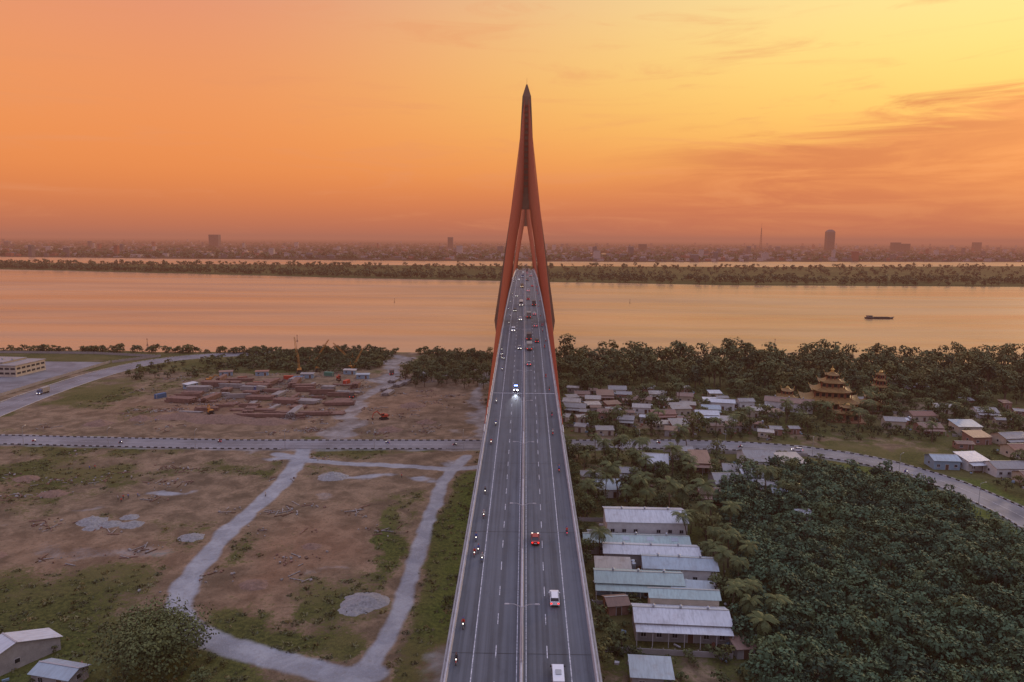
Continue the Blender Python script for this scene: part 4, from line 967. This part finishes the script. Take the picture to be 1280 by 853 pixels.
def person(name,shirt,ride):
    SH=simple(name+'_shirt',shirt,.85,.1); HM=simple(name+'_helmet',(shirt[2]*.8+.05,shirt[1]*.5,shirt[0]*.5),.3,.05)
    if ride:
        V=[(0,-.25,.86),(0,-.2,1.1),(0,-.12,1.34),(0,-.08,1.46),(0,-.05,1.56),(0,-.04,1.68),
           (-.19,-.12,1.36),(-.27,.1,1.14),(-.27,.36,1.06),(.19,-.12,1.36),(.27,.1,1.14),(.27,.36,1.06),
           (-.12,-.2,.82),(-.2,.2,.78),(-.18,.12,.36),(-.18,.26,.3),(.12,-.2,.82),(.2,.2,.78),(.18,.12,.36),(.18,.26,.3)]
    else:
        V=[(0,0,.95),(0,0,1.15),(0,.01,1.38),(0,0,1.48),(0,.01,1.56),(0,.01,1.68),
           (-.19,0,1.4),(-.26,-.02,1.12),(-.25,.08,.88),(.19,0,1.4),(.26,.0,1.12),(.22,.12,.9),
           (-.1,0,.9),(-.12,.04,.5),(-.12,-.04,.08),(-.12,.1,.04),(.1,0,.9),(.12,-.02,.5),(.13,-.1,.08),(.13,.05,.04)]
    E=[(0,1),(1,2),(2,3),(3,4),(4,5),(2,6),(6,7),(7,8),(2,9),(9,10),(10,11),(0,12),(12,13),(13,14),(14,15),(0,16),(16,17),(17,18),(18,19)]
    R=[.15,.14,.16,.06,.085,.09,.075,.055,.035,.075,.055,.035,.1,.08,.05,.035,.1,.08,.05,.035]
    def rule(c):
        if c.z>1.47: return 2
        if abs(c.x)>.2 and (c.y>.25 if ride else c.z<1.0 and c.z>.8): return 2
        if c.z<.93: return 1
        return 0
    me=skin(name,V,E,R,[SH,TRO,SKN,HM,BLACK],rule)
    bm=bmesh.new(); bm.from_mesh(me); hy,hz=V[5][1],V[5][2]
    r=bmesh.ops.create_uvsphere(bm,u_segments=12,v_segments=8,radius=.135,matrix=Matrix.Translation((0,hy-.015,hz+.03)))
    fs={f for v in r['verts'] for f in v.link_faces}
    bmesh.ops.delete(bm,geom=[v for v in r['verts'] if v.co.z<hz],context='VERTS')
    for f in fs:
        if f.is_valid: f.material_index=3
    for s in(-1,1):
        r=bmesh.ops.create_icosphere(bm,subdivisions=1,radius=.016,matrix=Matrix.Translation((s*.035,hy+.095,hz-.02)))
        for v in r['verts']:
            for f in v.link_faces: f.material_index=4
        r=bmesh.ops.create_icosphere(bm,subdivisions=1,radius=.03,matrix=Matrix.Translation((s*.095,hy,hz-.04)))
        for v in r['verts']:
            for f in v.link_faces: f.material_index=2
    r=bmesh.ops.create_cone(bm,segments=5,radius1=.02,radius2=.006,depth=.05,matrix=Matrix.Translation((0,hy+.105,hz-.05)))
    for v in r['verts']:
        for f in v.link_faces: f.material_index=2
    bm.to_mesh(me); bm.free(); return me
RID=[person('motorcyclist',c,True) for c in((.5,.06,.04),(.1,.15,.4),(.55,.55,.5),(.08,.08,.08))]
WLK=[person('person',c,False) for c in((.5,.08,.05),(.15,.2,.45),(.5,.48,.42))]
def moto_mesh(col):
    P=simple('moto_paint',col,.3,.05,2); mb=MB()
    for y in(-.62,.62):
        mb.cyl((-.05,y,.3),(.05,y,.3),.3,.3,16,1); mb.cyl((-.06,y,.3),(.06,y,.3),.17,.17,10,2)
    mb.prof([(-.85,.62,.08),(-.8,.78,.12),(-.1,.78,.14),(.05,.5,.1),(.3,.42,.1),(.42,.95,.1),(.34,1.0,.08),(.15,.5,.1),(-.1,.3,.12),(-.5,.3,.12)],0)
    mb.prof([(-.78,.785,.12),(-.72,.85,.12),(-.05,.83,.11),(-.02,.785,.12)],1)
    for s in(-1,1):
        mb.cyl((s*.07,.62,.3),(s*.07,.4,.95),.025,.025,6,2); mb.cyl((0,.38,1.03),(s*.33,.33,1.07),.018,.018,6,1); mb.cyl((s*.25,.35,1.06),(s*.3,.38,1.25),.01,.01,4,2); mb.box((s*.3,.39,1.28),(.1,.02,.07),1)
    mb.box((0,.47,.95),(.16,.1,.14),3); mb.box((0,-.87,.68),(.14,.06,.08),4); mb.cyl((.14,-.3,.28),(.16,-.85,.36),.045,.05,8,2); mb.box((0,.62,.62),(.12,.4,.03),0)
    return mb.mesh('motorcycle',[P,RUB,STEEL,HEAD,TAIL])
MT=[moto_mesh(c) for c in((.4,.02,.02),(.02,.02,.03),(.05,.1,.35))]
def moto(x,y,i,z=None,rz=None):
    if z is None: s=slope(y); z=dz(y)+.03; ro=(s,0,0) if x>0 else (-s,0,math.pi)
    else: ro=(0,0,rz)
    obj('motorcycle',MT[i%3],(x,y,z),ro); obj('motorcyclist',RID[i%4],(x,y,z),ro)
ML=[(-9.8,139.5),(-9.1,141),(-8.1,137.5),(-10.3,105.5),(-10,115),(-9.9,146),(-8.9,157),(-9.3,170),(9.6,149.5),(9.5,185),(8.9,214),(9.3,232),(-9.5,205),(-8.8,222),(-9.6,246),(9.4,262),(8.6,280),(-9,290),(-9.8,310)]
for k in range(34): ML.append(((1 if k%2 else -1)*random.uniform(8.3,10.4),random.uniform(300,800)))
for i,(x,y) in enumerate(ML): moto(x,y,i)
for i,(x,y,rz) in enumerate([(-134,305.5,90),(-176,302,-90),(-60,307,90),(60,312,90),(95,307,-95),(150,275,200),(-215,303,-90),(-30,305,-90)]): moto(x,y,i,.09,rad(rz))
obj('car',SIL,(-240,304,.08),(0,0,rad(-90))); obj('truck',TK1,(-155,412,0),(0,0,rad(70))); obj('truck',TK2,(-98,400,0),(0,0,rad(10))); obj('car',WSUV,(118,303,.08),(0,0,rad(70))); obj('truck',TK2,(-88,470,0),(0,0,rad(5))); obj('truck',TK1,(-276,400,.08),(0,0,rad(178)))
for i,(x,y) in enumerate([(-138,236),(-136.8,237),(-139.4,235.2),(-137,233),(-134,238),(-146,256),(-167,268),(-168.5,267),(-90,240),(-46,262),(70,303),(150,352),(152,353),(-180,340)]):
    obj('person',WLK[i%3],(x,y,-.05),(0,0,i*1.3))
# ------------------------------------------------------------------ boats and buoys
HUL=simple('boat_hull',(.06,.045,.04),.7); CBN=simple('boat_cabin',(.25,.22,.2),.7)
def barge(x,y,L,rz):
    mb=MB(); hw=L*.11
    mb.add([(-L/2,-hw*.8,1.8),(L*.38,-hw,1.5),(L/2,0,2.6),(L*.38,hw,1.5),(-L/2,hw*.8,1.8),(-L*.46,-hw*.6,-.8),(L*.36,-hw*.7,-.8),(L*.44,0,-.8),(L*.36,hw*.7,-.8),(-L*.46,hw*.6,-.8)],[(0,1,6,5),(1,2,7,6),(2,3,8,7),(3,4,9,8),(4,0,5,9),(4,3,2,1,0),(5,6,7,8,9)],0)
    mb.box((-L*.36,0,2.7),(L*.16,hw*1.2,1.8),1); mb.box((-L*.36,0,3.7),(L*.19,hw*1.4,.2),0); mb.box((L*.06,0,2.0),(L*.5,hw*1.3,.7),0)
    for k in(-1,1): mb.box((-L*.36,k*(hw*.6+.03),2.9),(L*.1,.08,.7),2)
    obj('cargo_barge',mb.mesh('barge',[HUL,CBN,GLASS]),(x,y,-1.6),(0,0,rad(rz)))
barge(423,861,35,3)
def buoy(x,y):
    mb=MB(); mb.cyl((0,0,-.6),(0,0,.6),.8,.7,12,0); mb.cyl((0,0,.6),(0,0,5.0),.25,.12,8,1); mb.frus(4.9,(.4,.4),6.0,(.1,.1),0); obj('navigation_buoy',mb.mesh('buoy',[RUST,BLACK]),(x,y,-1.3))
buoy(220,630); buoy(152,1042); buoy(-201,627); buoy(-186,1022); buoy(-318,595)
# ------------------------------------------------------------------ distant town
TM=[simple('town_pale',(.46,.38,.34),.9,.2,.02),simple('town_grey',(.15,.13,.13),.9,.2,.02),simple('town_roof_red',(.28,.10,.07),.9,.2,.02)]
mb=MB(); r=random.Random(5)
for i in range(3600):
    y=3050+9500*r.random()**1.6; x=r.uniform(-.8,.8)*y
    if y<np.interp(x,[p[0] for p in farN],[p[1] for p in farN])+25: continue
    if x<-500 and r.random()<.35: continue
    w=r.uniform(9,34);d_=r.uniform(9,24);h=r.uniform(4,14)+(r.random()<.07)*r.uniform(8,40)
    k=r.choice((0,0,1,1,2)); mb.box((x,y,h/2),(w,d_,h),k)
    mb.frus(h+.01,(w*.52,d_*.52),h+2.4,(w*.5,.2),2 if k==2 else 1,x,y) if r.random()<.5 else mb.box((x+w*.2,y,h+1),(w*.3,d_*.3,2),1)
obj('distant_town',mb.mesh('distant_town',TM))
def highrise(name,x,y,w,d_,h,rnd=False):
    e=empty(name,(x,y,0)); mb=MB(); mb.box((0,0,6),(w*1.6,d_*1.6,12),0); mb.box((0,0,h*.5),(w,d_,h),0)
    if rnd: mb.frus(h,(w*.5,d_*.5),h+h*.07,(w*.38,d_*.4),0); mb.frus(h*1.07,(w*.38,d_*.4),h*1.12,(w*.15,d_*.2),0)
    obj('walls',mb.mesh('w',[TM[1]]),parent=e); mb=MB()
    n=int(h//5)
    for k in range(3,n): mb.box((0,-d_/2-.15,k*5),(w*.92,.4,2.4),0); mb.box((-w/2-.15,0,k*5),(.4,d_*.9,2.4),0)
    obj('windows',mb.mesh('g',[GLASS]),parent=e)
highrise('hotel_tower',2450,5900,62,50,160,True); highrise('apartment_block',-2540,5900,80,50,105); highrise('apartment_block',-640,6200,45,30,98); highrise('office_block',3080,6100,70,40,80); highrise('office_block',3200,6200,90,40,70); highrise('office_block',4300,7000,70,40,85); highrise('office_block',900,5600,60,40,55)
mb=MB()
for s in((-1,-1),(1,-1),(1,1),(-1,1)): mb.cyl((s[0]*9,s[1]*9,0),(s[0]*1,s[1]*1,190),1.2,.8,5,0)
for k in range(12):
    z=k*15; a=9-8*z/190; a2=9-8*(z+15)/190
    mb.cyl((-a,-a,z),(a2,-a2,z+15),.6,.6,4,0); mb.cyl((a,-a,z),(-a2,-a2,z+15),.6,.6,4,0)
mb.cyl((0,0,190),(0,0,225),.7,.3,5,0); obj('broadcast_mast',mb.mesh('mast',[RUST]),(1900,5900,0))
